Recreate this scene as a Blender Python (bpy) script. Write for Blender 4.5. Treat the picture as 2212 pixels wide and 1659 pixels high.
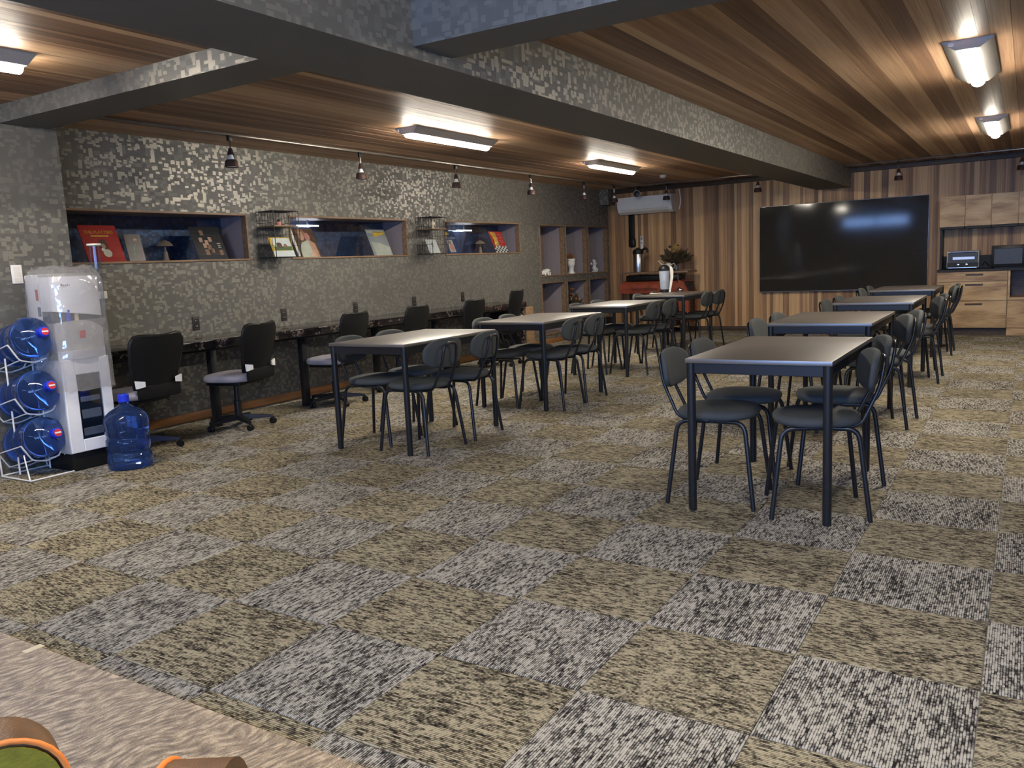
import bpy, bmesh, math, random
import numpy as np
from mathutils import Vector, Matrix
random.seed(11)
for o in list(bpy.data.objects): bpy.data.objects.remove(o)
S = bpy.context.scene
COL = S.collection
PI = math.pi
# ------------------------------------------------------------------ camera
YAW, PITCH, ROLL, FPX = 0.5598, -0.1438, -0.0464, 1786.9
CAM = Vector((0.0699, -3.4909, 1.2339))
fwd = Vector((-math.sin(YAW)*math.cos(PITCH), math.cos(YAW)*math.cos(PITCH), math.sin(PITCH)))
rgt = Vector((math.cos(YAW), math.sin(YAW), 0)); upv = rgt.cross(fwd)
r2 = math.cos(ROLL)*rgt + math.sin(ROLL)*upv; u2 = -math.sin(ROLL)*rgt + math.cos(ROLL)*upv
cd = bpy.data.cameras.new('camera'); cam = bpy.data.objects.new('camera', cd); COL.objects.link(cam)
cd.sensor_fit = 'HORIZONTAL'; cd.sensor_width = 36.0; cd.lens = FPX/2212*36.0
cd.clip_start = 0.02; cd.clip_end = 100
cam.matrix_world = Matrix(((r2.x, u2.x, -fwd.x, CAM.x), (r2.y, u2.y, -fwd.y, CAM.y), (r2.z, u2.z, -fwd.z, CAM.z), (0, 0, 0, 1)))
S.camera = cam
# ------------------------------------------------------------------ light and exposure
LAMP_STRENGTH = 46.0
SKY_STRENGTH = 5.0
S.view_settings.view_transform = 'Standard'
S.view_settings.look = 'None'
S.view_settings.exposure = 1.93
S.view_settings.gamma = 1.0
S.view_settings.use_curve_mapping = False
W = bpy.data.worlds.new('sky'); S.world = W; W.use_nodes = True
bg = W.node_tree.nodes['Background']; bg.inputs[0].default_value = (0.32, 0.52, 1.0, 1); bg.inputs[1].default_value = SKY_STRENGTH
# room extents
XL, XR, YB, YR, ZC = -6.15, 2.85, 9.82, -5.2, 2.41
WINDOWS = [(-5.0, -3.05, 1.86, 2.2), (-2.2, -0.3, 0.9, 2.15), (-0.15, 2.4, 0.9, 2.15)]   # rear wall: x0,x1,z0,z1
for (x0, x1, z0, z1) in WINDOWS:
    ld = bpy.data.lights.new('daylight_portal', 'AREA'); ld.shape = 'RECTANGLE'; ld.size = x1-x0; ld.size_y = z1-z0
    ld.cycles.is_portal = True
    lo = bpy.data.objects.new('daylight_portal', ld); COL.objects.link(lo)
    lo.location = ((x0+x1)/2, YR-0.12, (z0+z1)/2); lo.rotation_euler = (PI/2, 0, 0)

# ------------------------------------------------------------------ helpers
class MB:
    def __init__(s): s.v = []; s.f = []; s.m = []
    def add(s, vs, fs, M=None, mi=0):
        n = len(s.v)
        if M is not None: vs = [M @ Vector(p) for p in vs]
        s.v += [tuple(p) for p in vs]; s.f += [tuple(i+n for i in f) for f in fs]; s.m += [mi]*len(fs)
        return s
    def box(s, x0, x1, y0, y1, z0, z1, M=None, mi=0):
        v = [(x0,y0,z0),(x1,y0,z0),(x1,y1,z0),(x0,y1,z0),(x0,y0,z1),(x1,y0,z1),(x1,y1,z1),(x0,y1,z1)]
        f = [(3,2,1,0),(4,5,6,7),(0,1,5,4),(1,2,6,5),(2,3,7,6),(3,0,4,7)]
        return s.add(v, f, M, mi)
    def rbox(s, x0, x1, y0, y1, z0, z1, r=.005, seg=2, M=None, mi=0):
        bm = bmesh.new(); bmesh.ops.create_cube(bm, size=1)
        for q in bm.verts: q.co = ((x0+x1)/2+q.co.x*(x1-x0), (y0+y1)/2+q.co.y*(y1-y0), (z0+z1)/2+q.co.z*(z1-z0))
        bmesh.ops.bevel(bm, geom=bm.edges[:], offset=r, segments=seg, profile=.5, affect='EDGES')
        bm.verts.index_update()
        s.add([tuple(q.co) for q in bm.verts], [[q.index for q in f.verts] for f in bm.faces], M, mi); bm.free(); return s
    def tube(s, pts, r, n=8, closed=False, M=None, mi=0, cap=True):
        P = [Vector(p) for p in pts]; k = len(P); rs = r if isinstance(r, (list, tuple)) else [r]*k
        T = []
        for i in range(k):
            if closed: d = P[(i+1) % k]-P[i-1]
            else: d = P[min(i+1, k-1)]-P[max(i-1, 0)]
            T.append(d.normalized())
        a = Vector((0, 0, 1)) if abs(T[0].z) < .9 else Vector((1, 0, 0))
        N = (a-T[0]*a.dot(T[0])).normalized(); vs = []; fs = []
        for i in range(k):
            N = (N-T[i]*N.dot(T[i])).normalized(); B = T[i].cross(N)
            for j in range(n):
                w = 2*PI*j/n; vs.append(P[i]+(N*math.cos(w)+B*math.sin(w))*rs[i])
        for i in range(k if closed else k-1):
            for j in range(n):
                i2 = (i+1) % k
                fs.append((i*n+j, i*n+(j+1) % n, i2*n+(j+1) % n, i2*n+j))
        if not closed and cap:
            fs.append(tuple(range(n-1, -1, -1))); fs.append(tuple((k-1)*n+j for j in range(n)))
        return s.add(vs, fs, M, mi)
    def lathe(s, prof, n=24, M=None, mi=0, cap=True):
        vs = []; fs = []; k = len(prof)
        for (r, z) in prof:
            for j in range(n):
                w = 2*PI*j/n; vs.append((r*math.cos(w), r*math.sin(w), z))
        for i in range(k-1):
            for j in range(n): fs.append((i*n+j, i*n+(j+1) % n, (i+1)*n+(j+1) % n, (i+1)*n+j))
        if cap:
            if prof[0][0] > 1e-6: fs.append(tuple(range(n-1, -1, -1)))
            if prof[-1][0] > 1e-6: fs.append(tuple((k-1)*n+j for j in range(n)))
        return s.add(vs, fs, M, mi)
    def prism(s, poly, h, M=None, mi=0):      # poly in xy, from z=0 to h
        n = len(poly); vs = [(x, y, 0) for x, y in poly]+[(x, y, h) for x, y in poly]
        fs = [tuple(range(n-1, -1, -1)), tuple(range(n, 2*n))]+[(i, (i+1) % n, n+(i+1) % n, n+i) for i in range(n)]
        return s.add(vs, fs, M, mi)
    def ball(s, c, r, n=12, m=8, M=None, mi=0):
        rx, ry, rz = (r, r, r) if not isinstance(r, (tuple, list)) else r
        vs = [(c[0], c[1], c[2]-rz)]
        for i in range(1, m):
            a = -PI/2+PI*i/m
            for j in range(n):
                w = 2*PI*j/n; vs.append((c[0]+rx*math.cos(a)*math.cos(w), c[1]+ry*math.cos(a)*math.sin(w), c[2]+rz*math.sin(a)))
        vs.append((c[0], c[1], c[2]+rz)); fs = []
        for j in range(n):
            fs.append((0, 1+(j+1) % n, 1+j)); t = len(vs)-1; b = 1+(m-2)*n; fs.append((b+j, b+(j+1) % n, t))
        for i in range(m-2):
            for j in range(n): fs.append((1+i*n+j, 1+i*n+(j+1) % n, 1+(i+1)*n+(j+1) % n, 1+(i+1)*n+j))
        return s.add(vs, fs, M, mi)
    def mesh(s, name, mats, smooth=35):
        me = bpy.data.meshes.new(name); me.from_pydata(s.v, [], s.f)
        for m in (mats if isinstance(mats, (list, tuple)) else [mats]): me.materials.append(m)
        if len(set(s.m)) > 1: me.polygons.foreach_set('material_index', s.m)
        bm = bmesh.new(); bm.from_mesh(me); bmesh.ops.recalc_face_normals(bm, faces=bm.faces); bm.to_mesh(me); bm.free()
        if smooth:
            me.polygons.foreach_set('use_smooth', [True]*len(me.polygons)); me.set_sharp_from_angle(angle=math.radians(smooth))
        me.update(); return me
    def build(s, name, mats, parent=None, smooth=35, loc=(0, 0, 0), rot=(0, 0, 0)):
        return link(name, s.mesh(name, mats, smooth), parent, loc, rot)
def link(name, me, parent=None, loc=(0, 0, 0), rot=(0, 0, 0)):
    o = bpy.data.objects.new(name, me); COL.objects.link(o); o.parent = parent; o.location = loc; o.rotation_euler = rot
    return o
def tag(o, label, cat, group=None):
    o['label'] = label; o['category'] = cat
    if group: o['group'] = group
    return o
def thing(name, label, cat, loc=(0, 0, 0), rz=0, group=None):
    return tag(link(name, None, None, loc, (0, 0, rz)), label, cat, group)
def struct(o): o['kind'] = 'structure'; return o
def copy_tree(src, parent=None):
    c = src.copy(); COL.objects.link(c); c.parent = parent
    for ch in list(src.children): copy_tree(ch, c)
    return c
def cr(pts, k=5):            # Catmull-Rom through points
    P = [Vector(p) for p in pts]; P = [2*P[0]-P[1]]+P+[2*P[-1]-P[-2]]; out = []
    for i in range(1, len(P)-2):
        for j in range(k):
            t = j/k; a, b, c, d = P[i-1], P[i], P[i+1], P[i+2]
            out.append(.5*((2*b)+(c-a)*t+(2*a-5*b+4*c-d)*t*t+(3*b-a-3*c+d)*t**3))
    out.append(P[-2]); return out
def fillet(pts, r, k=4):     # round the corners of a polyline
    P = [Vector(p) for p in pts]; out = [P[0]]
    for i in range(1, len(P)-1):
        a = (P[i-1]-P[i]); b = (P[i+1]-P[i]); rr = min(r, a.length*.49, b.length*.49)
        p0 = P[i]+a.normalized()*rr; p2 = P[i]+b.normalized()*rr
        for j in range(k+1):
            t = j/k; out.append((1-t)**2*p0+2*t*(1-t)*P[i]+t*t*p2)
    out.append(P[-1]); return out
def superpoly(a, b, e=2.6, n=28, cx=0, cy=0):
    o = []
    for i in range(n):
        w = 2*PI*i/n; c, s_ = math.cos(w), math.sin(w)
        o.append((cx+a*math.copysign(abs(c)**(2/e), c), cy+b*math.copysign(abs(s_)**(2/e), s_)))
    return o
def rrect(x0, x1, y0, y1, r, k=4):
    o = []
    for cx, cy, a0 in ((x1-r, y1-r, 0), (x0+r, y1-r, PI/2), (x0+r, y0+r, PI), (x1-r, y0+r, 1.5*PI)):
        for j in range(k+1):
            w = a0+PI/2*j/k; o.append((cx+r*math.cos(w), cy+r*math.sin(w)))
    return o
def T(x=0, y=0, z=0): return Matrix.Translation((x, y, z))
def R(a, ax): return Matrix.Rotation(a, 4, ax)
def text_mesh(body, size, mat, extrude=.0004, align='CENTER'):
    cu = bpy.data.curves.new('t', 'FONT'); cu.body = body; cu.size = size; cu.extrude = extrude; cu.align_x = align; cu.resolution_u = 2
    ob = bpy.data.objects.new('t', cu); COL.objects.link(ob)
    bpy.context.view_layer.update(); dg = bpy.context.evaluated_depsgraph_get()
    me = bpy.data.meshes.new_from_object(ob.evaluated_get(dg)); bpy.data.objects.remove(ob)
    me.materials.clear(); me.materials.append(mat); return me

# ------------------------------------------------------------------ materials
MATS = {}
def newmat(name):
    m = bpy.data.materials.new(name); m.use_nodes = True; nt = m.node_tree
    return m, nt, nt.nodes['Principled BSDF']
def lin(c): return tuple(((x/255)/12.92 if x/255 <= .04045 else ((x/255+.055)/1.055)**2.4) for x in c)
def pm(name, col, rough=.5, metal=0, spec=.5, var=.08, scale=20, bump=0, stretch=(1, 1, 1), coat=0, trans=0, ior=1.45, bscale=None, col2=None):
    if name in MATS: return MATS[name]
    m, nt, b = newmat(name); N = nt.nodes.new; L = nt.links.new
    b.inputs['Roughness'].default_value = rough; b.inputs['Metallic'].default_value = metal
    b.inputs['Specular IOR Level'].default_value = spec; b.inputs['IOR'].default_value = ior
    b.inputs['Coat Weight'].default_value = coat; b.inputs['Transmission Weight'].default_value = trans
    tc = N('ShaderNodeTexCoord'); mp = N('ShaderNodeMapping'); mp.inputs['Scale'].default_value = stretch
    L(tc.outputs['Object'], mp.inputs[0]); nz = N('ShaderNodeTexNoise'); nz.inputs['Scale'].default_value = scale; nz.inputs['Detail'].default_value = 3
    L(mp.outputs[0], nz.inputs['Vector']); rp = N('ShaderNodeValToRGB'); L(nz.outputs['Fac'], rp.inputs[0])
    e = rp.color_ramp.elements; e[0].position = .3; e[1].position = .7
    a = col2 if col2 else tuple(min(1, x*(1+var)) for x in col)
    e[0].color = (*[x*(1-var) for x in col], 1) if not col2 else (*col, 1); e[1].color = (*a, 1)
    L(rp.outputs[0], b.inputs['Base Color'])
    if bump:
        n2 = N('ShaderNodeTexNoise'); n2.inputs['Scale'].default_value = bscale or scale*4; n2.inputs['Detail'].default_value = 2
        L(mp.outputs[0], n2.inputs['Vector']); bp = N('ShaderNodeBump'); bp.inputs['Strength'].default_value = bump; bp.inputs['Distance'].default_value = .004
        L(n2.outputs['Fac'], bp.inputs['Height']); L(bp.outputs[0], b.inputs['Normal'])
    MATS[name] = m; return m
def emit(name, col, strength):
    m, nt, b = newmat(name); b.inputs['Base Color'].default_value = (.9, .9, .9, 1)
    b.inputs['Emission Color'].default_value = (*col, 1); b.inputs['Emission Strength'].default_value = strength
    MATS[name] = m; return m
class NG:      # tiny node maths helper
    def __init__(s, nt): s.nt = nt
    def n(s, t, **k):
        x = s.nt.nodes.new(t)
        for a, b in k.items(): setattr(x, a, b)
        return x
    def inp(s, sock, v):
        if hasattr(v, 'is_output') or isinstance(v, bpy.types.NodeSocket): s.nt.links.new(v, sock)
        else: sock.default_value = v
    def m(s, op, a, b=0.0, c=0.0):
        x = s.n('ShaderNodeMath', operation=op); s.inp(x.inputs[0], a); s.inp(x.inputs[1], b); s.inp(x.inputs[2], c); return x.outputs[0]
    def comb(s, x, y, z=0.0):
        c = s.n('ShaderNodeCombineXYZ'); s.inp(c.inputs[0], x); s.inp(c.inputs[1], y); s.inp(c.inputs[2], z); return c.outputs[0]
    def sep(s, v):
        c = s.n('ShaderNodeSeparateXYZ'); s.nt.links.new(v, c.inputs[0]); return c.outputs
    def noise(s, v, scale=1.0, detail=2.0, rough=.5):
        x = s.n('ShaderNodeTexNoise'); s.nt.links.new(v, x.inputs['Vector']); x.inputs['Scale'].default_value = scale; x.inputs['Detail'].default_value = detail; x.inputs['Roughness'].default_value = rough; return x.outputs['Fac']
    def white(s, v):
        x = s.n('ShaderNodeTexWhiteNoise', noise_dimensions='3D'); s.nt.links.new(v, x.inputs['Vector']); return x.outputs['Value']
    def ramp(s, f, stops, interp='LINEAR'):
        x = s.n('ShaderNodeValToRGB'); s.nt.links.new(f, x.inputs[0]); cr_ = x.color_ramp; cr_.interpolation = interp
        while len(cr_.elements) < len(stops): cr_.elements.new(.5)
        for e, (p, c) in zip(cr_.elements, stops): e.position = p; e.color = (*c, 1)
        return x.outputs[0]
    def mix(s, f, a, b, mode='MIX'):
        x = s.n('ShaderNodeMix', data_type='RGBA', blend_type=mode); s.inp(x.inputs[0], f)
        for sk, v in ((x.inputs[6], a), (x.inputs[7], b)):
            if isinstance(v, bpy.types.NodeSocket): s.nt.links.new(v, sk)
            else: sk.default_value = (*v, 1)
        return x.outputs[2]
def carpet(name, dark, mid, light):
    m, nt, b = newmat(name); g = NG(nt); uv = g.n('ShaderNodeUVMap'); uv.uv_map = 'tile'
    x, y, _ = g.sep(uv.outputs[0]); rnd = g.n('ShaderNodeObjectInfo').outputs['Random']
    ro = g.m('MULTIPLY', rnd, 37.0)
    rib = g.m('FLOOR', g.m('MULTIPLY', x, 140.0)); fr = g.m('FRACT', g.m('MULTIPLY', x, 140.0))
    dash = g.noise(g.comb(g.m('MULTIPLY', rib, 3.7), g.m('MULTIPLY', y, 27.0), ro), 1.0, 3.0, .7)
    patch = g.noise(g.comb(g.m('MULTIPLY', x, 9.0), g.m('MULTIPLY', y, 5.0), ro), 1.0, 2.0)
    fine = g.noise(g.comb(g.m('MULTIPLY', x, 260.0), g.m('MULTIPLY', y, 120.0), ro), 1.0, 1.0)
    v = g.m('ADD', g.m('MULTIPLY', dash, .80), g.m('ADD', g.m('MULTIPLY', patch, .16), g.m('MULTIPLY', fine, .14)))
    rid = g.m('ABSOLUTE', g.m('SUBTRACT', fr, .5))
    v = g.m('SUBTRACT', v, g.m('MULTIPLY', g.m('POWER', rid, 3.0), 1.3))
    c = g.ramp(v, [(.41, dark), (.485, mid), (.585, light)])
    nt.links.new(c, b.inputs['Base Color']); b.inputs['Roughness'].default_value = .95; b.inputs['Specular IOR Level'].default_value = .15
    bp = g.n('ShaderNodeBump'); bp.inputs['Strength'].default_value = .5; bp.inputs['Distance'].default_value = .003
    nt.links.new(v, bp.inputs['Height']); nt.links.new(bp.outputs[0], b.inputs['Normal'])
    MATS[name] = m; return m
carpet('carpet_lit_grey', (.013, .010, .010), (.122, .112, .097), (.405, .378, .325))  # one carpet laid both ways; the tint light gives each is put into colour
carpet('carpet_lit_tan', (.013, .010, .008), (.110, .093, .063), (.36, .312, .212))
def mosaic(name, base, mid, light, r0=.55, r1=.42):
    m, nt, b = newmat(name); g = NG(nt); geo = g.n('ShaderNodeNewGeometry')
    px, py, pz = g.sep(geo.outputs['Position']); nx, ny, nz = g.sep(geo.outputs['Normal'])
    hz = g.m('GREATER_THAN', g.m('ABSOLUTE', nz), .7)
    u = g.m('ADD', px, g.m('MULTIPLY', py, g.m('SUBTRACT', 1.0, hz)))
    v = g.m('ADD', g.m('MULTIPLY', pz, g.m('SUBTRACT', 1.0, hz)), g.m('MULTIPLY', py, hz))
    def cells(su, sv, ou, ov, seed):
        return g.white(g.comb(g.m('FLOOR', g.m('ADD', g.m('DIVIDE', u, su), ou)), g.m('FLOOR', g.m('ADD', g.m('DIVIDE', v, sv), ov)), seed))
    a = g.m('GREATER_THAN', cells(.032, .032, 0, 0, 1.0), .87)
    c = g.m('GREATER_THAN', cells(.034, .017, .5, .5, 2.0), .89)
    d = g.m('GREATER_THAN', cells(.022, .028, .3, .2, 3.0), .91)
    e = g.m('GREATER_THAN', cells(.045, .032, .25, .5, 4.0), .72)
    vert = g.m('SUBTRACT', 1.0, hz)
    lightf = g.m('MULTIPLY', g.m('MAXIMUM', g.m('MAXIMUM', a, c), d), vert); e = g.m('MULTIPLY', e, vert)
    var = cells(.021, .021, 0, 0, 7.0)
    c1 = g.mix(g.m('MULTIPLY', e, g.m('ADD', .6, g.m('MULTIPLY', var, .4))), base, mid)
    c2 = g.mix(lightf, c1, light)
    weave = g.noise(g.comb(g.m('MULTIPLY', u, 500.0), g.m('MULTIPLY', v, 120.0)), 1.0, 1.0)
    c3 = g.mix(g.m('MULTIPLY', weave, .35), c2, (0.03, .03, .03))
    nt.links.new(c3, b.inputs['Base Color'])
    nt.links.new(g.m('SUBTRACT', r0, g.m('MULTIPLY', lightf, r0-r1)), b.inputs['Roughness'])
    nt.links.new(g.m('MULTIPLY', lightf, .5), b.inputs['Metallic'])
    MATS[name] = m; return m
mosaic('wallpaper', (.118, .112, .098), (.162, .154, .135), (.27, .257, .224))
mosaic('wallpaper_blue', (.010, .020, .055), (.014, .030, .085), (.045, .085, .18))
def plankmat(name, stops, axis, rough=.42, spec=.5):
    # axis: the direction the grain runs in (world), 'y' for the ceiling, 'z' for the wall
    m, nt, b = newmat(name); g = NG(nt); geo = g.n('ShaderNodeNewGeometry'); rnd = g.n('ShaderNodeObjectInfo').outputs['Random']
    px, py, pz = g.sep(geo.outputs['Position'])
    al = py if axis == 'y' else pz; ro = g.m('MULTIPLY', rnd, 91.0)
    wide = g.noise(g.comb(g.m('MULTIPLY', px, 16.0), g.m('MULTIPLY', al, .35), 3.0), 1.0, 2.0)
    grain = g.noise(g.comb(g.m('MULTIPLY', px, 110.0), g.m('MULTIPLY', al, 1.6), ro), 1.0, 3.0)
    t = g.m('ADD', g.m('MULTIPLY', rnd, .5), g.m('ADD', g.m('MULTIPLY', wide, .45), g.m('MULTIPLY', g.m('SUBTRACT', grain, .5), .35)))
    nt.links.new(g.ramp(t, stops), b.inputs['Base Color']); b.inputs['Roughness'].default_value = rough; b.inputs['Specular IOR Level'].default_value = spec
    MATS[name] = m; return m
plankmat('ceiling_wood', [(.18, (.13, .072, .042)), (.38, (.25, .145, .083)), (.55, (.42, .26, .15)), (.72, (.58, .40, .25)), (.88, (.30, .18, .11))], 'y', .5, .25)
plankmat('wall_wood', [(.18, (.15, .080, .040)), (.36, (.31, .170, .080)), (.50, (.52, .305, .140)), (.68, (.68, .44, .215)), (.88, (.34, .19, .10))], 'z', .5)
def oak(name, c0, c1, c2):
    m, nt, b = newmat(name); g = NG(nt); tc = g.n('ShaderNodeTexCoord'); x, y, z = g.sep(tc.outputs['Object']); ro = g.m('MULTIPLY', g.n('ShaderNodeObjectInfo').outputs['Random'], 40.0)
    d = g.noise(g.comb(g.m('MULTIPLY', x, 2.2), ro, g.m('MULTIPLY', z, 9.0)), 1.0, 3.0)
    f = g.noise(g.comb(g.m('MULTIPLY', x, 8.0), g.m('ADD', ro, g.m('MULTIPLY', d, 3.0)), g.m('MULTIPLY', z, 90.0)), 1.0, 2.0)
    t = g.m('ADD', g.m('MULTIPLY', d, .75), g.m('MULTIPLY', f, .25))
    nt.links.new(g.ramp(t, [(.34, c0), (.5, c1), (.66, c2)]), b.inputs['Base Color']); b.inputs['Roughness'].default_value = .45
    MATS[name] = m; return m
oak('oak', (.24, .135, .055), (.48, .315, .15), (.60, .43, .235))
def marble(name):
    m, nt, b = newmat(name); g = NG(nt); tc = g.n('ShaderNodeTexCoord'); o = tc.outputs['Object']
    n1 = g.noise(o, 9.0, 6.0, .7); n2 = g.noise(o, 45.0, 4.0, .7)
    t = g.m('ADD', g.m('MULTIPLY', n1, .6), g.m('MULTIPLY', n2, .4))
    nt.links.new(g.ramp(t, [(.42, (.006, .005, .006)), (.54, (.02, .017, .018)), (.60, (.17, .135, .115)), (.70, (.40, .35, .31))]), b.inputs['Base Color'])
    b.inputs['Roughness'].default_value = .12; b.inputs['Specular IOR Level'].default_value = .6
    MATS[name] = m; return m
marble('black_marble')
def rugmat(name):
    m, nt, b = newmat(name); g = NG(nt); tc = g.n('ShaderNodeTexCoord'); o = tc.outputs['Object']
    x, y, z = g.sep(o); d = g.noise(o, 3.0, 2.0)
    n1 = g.noise(g.comb(g.m('MULTIPLY', g.m('ADD', g.m('MULTIPLY', x, .25), y), 20.0), g.m('ADD', g.m('MULTIPLY', g.m('SUBTRACT', x, g.m('MULTIPLY', y, .25)), 70.0), g.m('MULTIPLY', d, 16.0))), 1.0, 2.0)
    n2 = g.noise(o, 260.0, 2.0)
    t = g.m('ADD', g.m('MULTIPLY', n1, .7), g.m('MULTIPLY', n2, .3))
    nt.links.new(g.ramp(t, [(.36, (.13, .088, .045)), (.50, (.30, .215, .122)), (.63, (.58, .45, .28))]), b.inputs['Base Color']); b.inputs['Roughness'].default_value = .9
    b.inputs['Sheen Weight'].default_value = .3
    bp = g.n('ShaderNodeBump'); bp.inputs['Strength'].default_value = .7; bp.inputs['Distance'].default_value = .006
    nt.links.new(t, bp.inputs['Height']); nt.links.new(bp.outputs[0], b.inputs['Normal']); MATS[name] = m; return m
rugmat('rug_pile')
def thinglass(name, tint, gl=.12, rough=.03, bump=0, diff=0):
    m, nt, b = newmat(name); g = NG(nt); tr = g.n('ShaderNodeBsdfTransparent'); tr.inputs[0].default_value = (*tint, 1)
    gs = g.n('ShaderNodeBsdfGlossy'); gs.inputs['Roughness'].default_value = rough; mx = g.n('ShaderNodeMixShader')
    lw = g.n('ShaderNodeLayerWeight'); lw.inputs[0].default_value = .35
    nt.links.new(g.m('ADD', gl, g.m('MULTIPLY', lw.outputs['Facing'], .35)), mx.inputs[0])
    nt.links.new(tr.outputs[0], mx.inputs[1]); nt.links.new(gs.outputs[0], mx.inputs[2])
    if bump:
        tc = g.n('ShaderNodeTexCoord'); n = g.noise(tc.outputs['Object'], 7.0, 1.5); bp = g.n('ShaderNodeBump'); bp.inputs['Strength'].default_value = bump; bp.inputs['Distance'].default_value = .03
        nt.links.new(n, bp.inputs['Height']); nt.links.new(bp.outputs[0], gs.inputs['Normal'])
    last = mx.outputs[0]
    if diff:
        df = g.n('ShaderNodeBsdfDiffuse'); df.inputs[0].default_value = (.9, .9, .92, 1); m2 = g.n('ShaderNodeMixShader'); m2.inputs[0].default_value = diff
        nt.links.new(last, m2.inputs[1]); nt.links.new(df.outputs[0], m2.inputs[2]); last = m2.outputs[0]
    nt.links.new(last, nt.nodes['Material Output'].inputs[0]); MATS[name] = m; return m
thinglass('clear_glass', (.92, .96, 1.0), .03)
thinglass('plastic_film', (.88, .88, .90), .20, .10, .8, .14)
thinglass('frost', (.62, .66, .72), .10, .25)
thinglass('clear_plastic', (.80, .84, .92), .06, .08)
M = MATS
pm('table_top', (.060, .044, .030), .44, spec=1.0, ior=1.85, var=.25, scale=6, stretch=(1, 8, 1))
tt = MATS['table_top'].node_tree.nodes['Principled BSDF']; tt.inputs['Coat Weight'].default_value = .8; tt.inputs['Coat Roughness'].default_value = .44
pm('black_metal', (.012, .012, .014), .34, spec=.6)
pm('seat_fabric', (.060, .064, .062), .85, var=.15, scale=400, bump=.25, bscale=900)
pm('mesh_black', (.008, .008, .008), .8, spec=.2, scale=300, bump=.2)
pm('plastic_black', (.010, .010, .010), .4, spec=.35)
pm('outlet_dark', (.028, .022, .020), .4)
pm('housing_white', (.50, .49, .46), .45, var=.02)
pm('grey_vinyl', (.30, .29, .33), .45, var=.05)
pm('white_plastic', (.80, .79, .78), .35, var=.03)
pm('white_glossy', (.90, .90, .92), .22, var=.02)
pm('cream_plastic', (.74, .70, .62), .45, var=.03)
pm('baseboard_wood', (.30, .13, .045), .45, var=.3, scale=5, stretch=(1, .5, 8))
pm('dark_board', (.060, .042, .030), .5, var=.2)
pm('frame_wood', (.20, .125, .07), .45, var=.3, scale=6, stretch=(6, .6, 6))
pm('inner_wood', (.155, .125, .125), .5, var=.18, scale=8, stretch=(1, 1, 8))
pm('lavender_panel', (.24, .205, .22), .5, var=.08, scale=25, stretch=(8, 8, .5))
pm('bronze', (.10, .065, .055), .38, metal=.5, var=.08)
pm('chrome', (.75, .74, .72), .12, metal=1, var=.03)
pm('steel', (.50, .50, .52), .28, metal=1, var=.05, scale=40, stretch=(1, 1, .1))
pm('tap_silver', (.62, .61, .58), .35, metal=.4, var=.05)
pm('silver_panel', (.72, .73, .77), .32, metal=.4, var=.1, scale=3)
pm('track_metal', (.22, .19, .16), .25, metal=.5)
pm('lamp_white', (.85, .84, .82), .4, var=.02)
pm('water_blue', (.13, .27, .70), .03, trans=.92, ior=1.33, var=.05, scale=2)
pm('cap_blue', (.015, .04, .62), .35, var=.05)
pm('sticker_red', (.55, .02, .03), .4, var=.05)
pm('sticker_white', (.8, .78, .76), .5, var=.04)
pm('white_wire', (.82, .80, .78), .3, var=.03)
pm('red_paint', (.27, .060, .032), .38, var=.3, scale=9)
pm('tv_screen', (.032, .029, .025), .07, spec=.5, var=.05)
pm('tv_bezel', (.35, .35, .36), .25, metal=.9)
pm('counter_dark', (.025, .024, .026), .5, spec=.35)
pm('paint_grey', (.16, .155, .145), .7)
pm('plaster_white', (.70, .69, .65), .8, var=.06, scale=40, bump=.3)
pm('leather_brown', (.13, .066, .028), .45, var=.2, scale=30, bump=.25, bscale=400)
pm('fabric_green', (.25, .19, .010), .8, var=.15, scale=60, bump=.2)
pm('piping_orange', (.85, .23, .04), .5, var=.08)
pm('dry_leaf', (.055, .040, .018), .8, var=.4, scale=40)
pm('dry_yellow', (.42, .30, .06), .8, var=.3, scale=60)
pm('dry_brown', (.22, .09, .035), .85, var=.3, scale=80)
pm('print_red', (.50, .035, .025), .35, var=.1, scale=6)
pm('print_black', (.02, .02, .02), .3)
pm('print_cream', (.72, .62, .42), .4, var=.08)
pm('print_white', (.80, .76, .66), .4, var=.05)
pm('print_yellow', (.75, .45, .04), .4, var=.1)
pm('print_skin', (.60, .33, .20), .4, var=.15)
pm('print_pink', (.62, .25, .20), .4, var=.15)
pm('print_grey', (.35, .34, .32), .3, var=.2, scale=5)
pm('print_blue', (.035, .065, .16), .3, var=.2)
pm('print_green', (.10, .16, .05), .4, var=.4, scale=30)
pm('print_brown', (.12, .06, .03), .4, var=.3)
pm('print_photo', (.35, .16, .08), .4, var=.6, scale=60)
pm('print_pale', (.60, .56, .42), .45, var=.15, scale=8)
pm('lamp_shade', (.13, .10, .07), .5, var=.1)
pm('microwave_glass', (.06, .06, .06), .3, spec=.3)
pm('jug_clear', (.52, .57, .66), .15, trans=.35, var=.05)
pm('paper_white', (.85, .85, .83), .8, var=.02)
emit('tube_light', (1.0, .91, .77), LAMP_STRENGTH)
emit('led_white', (.85, .92, 1.0), 4.0)

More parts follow.
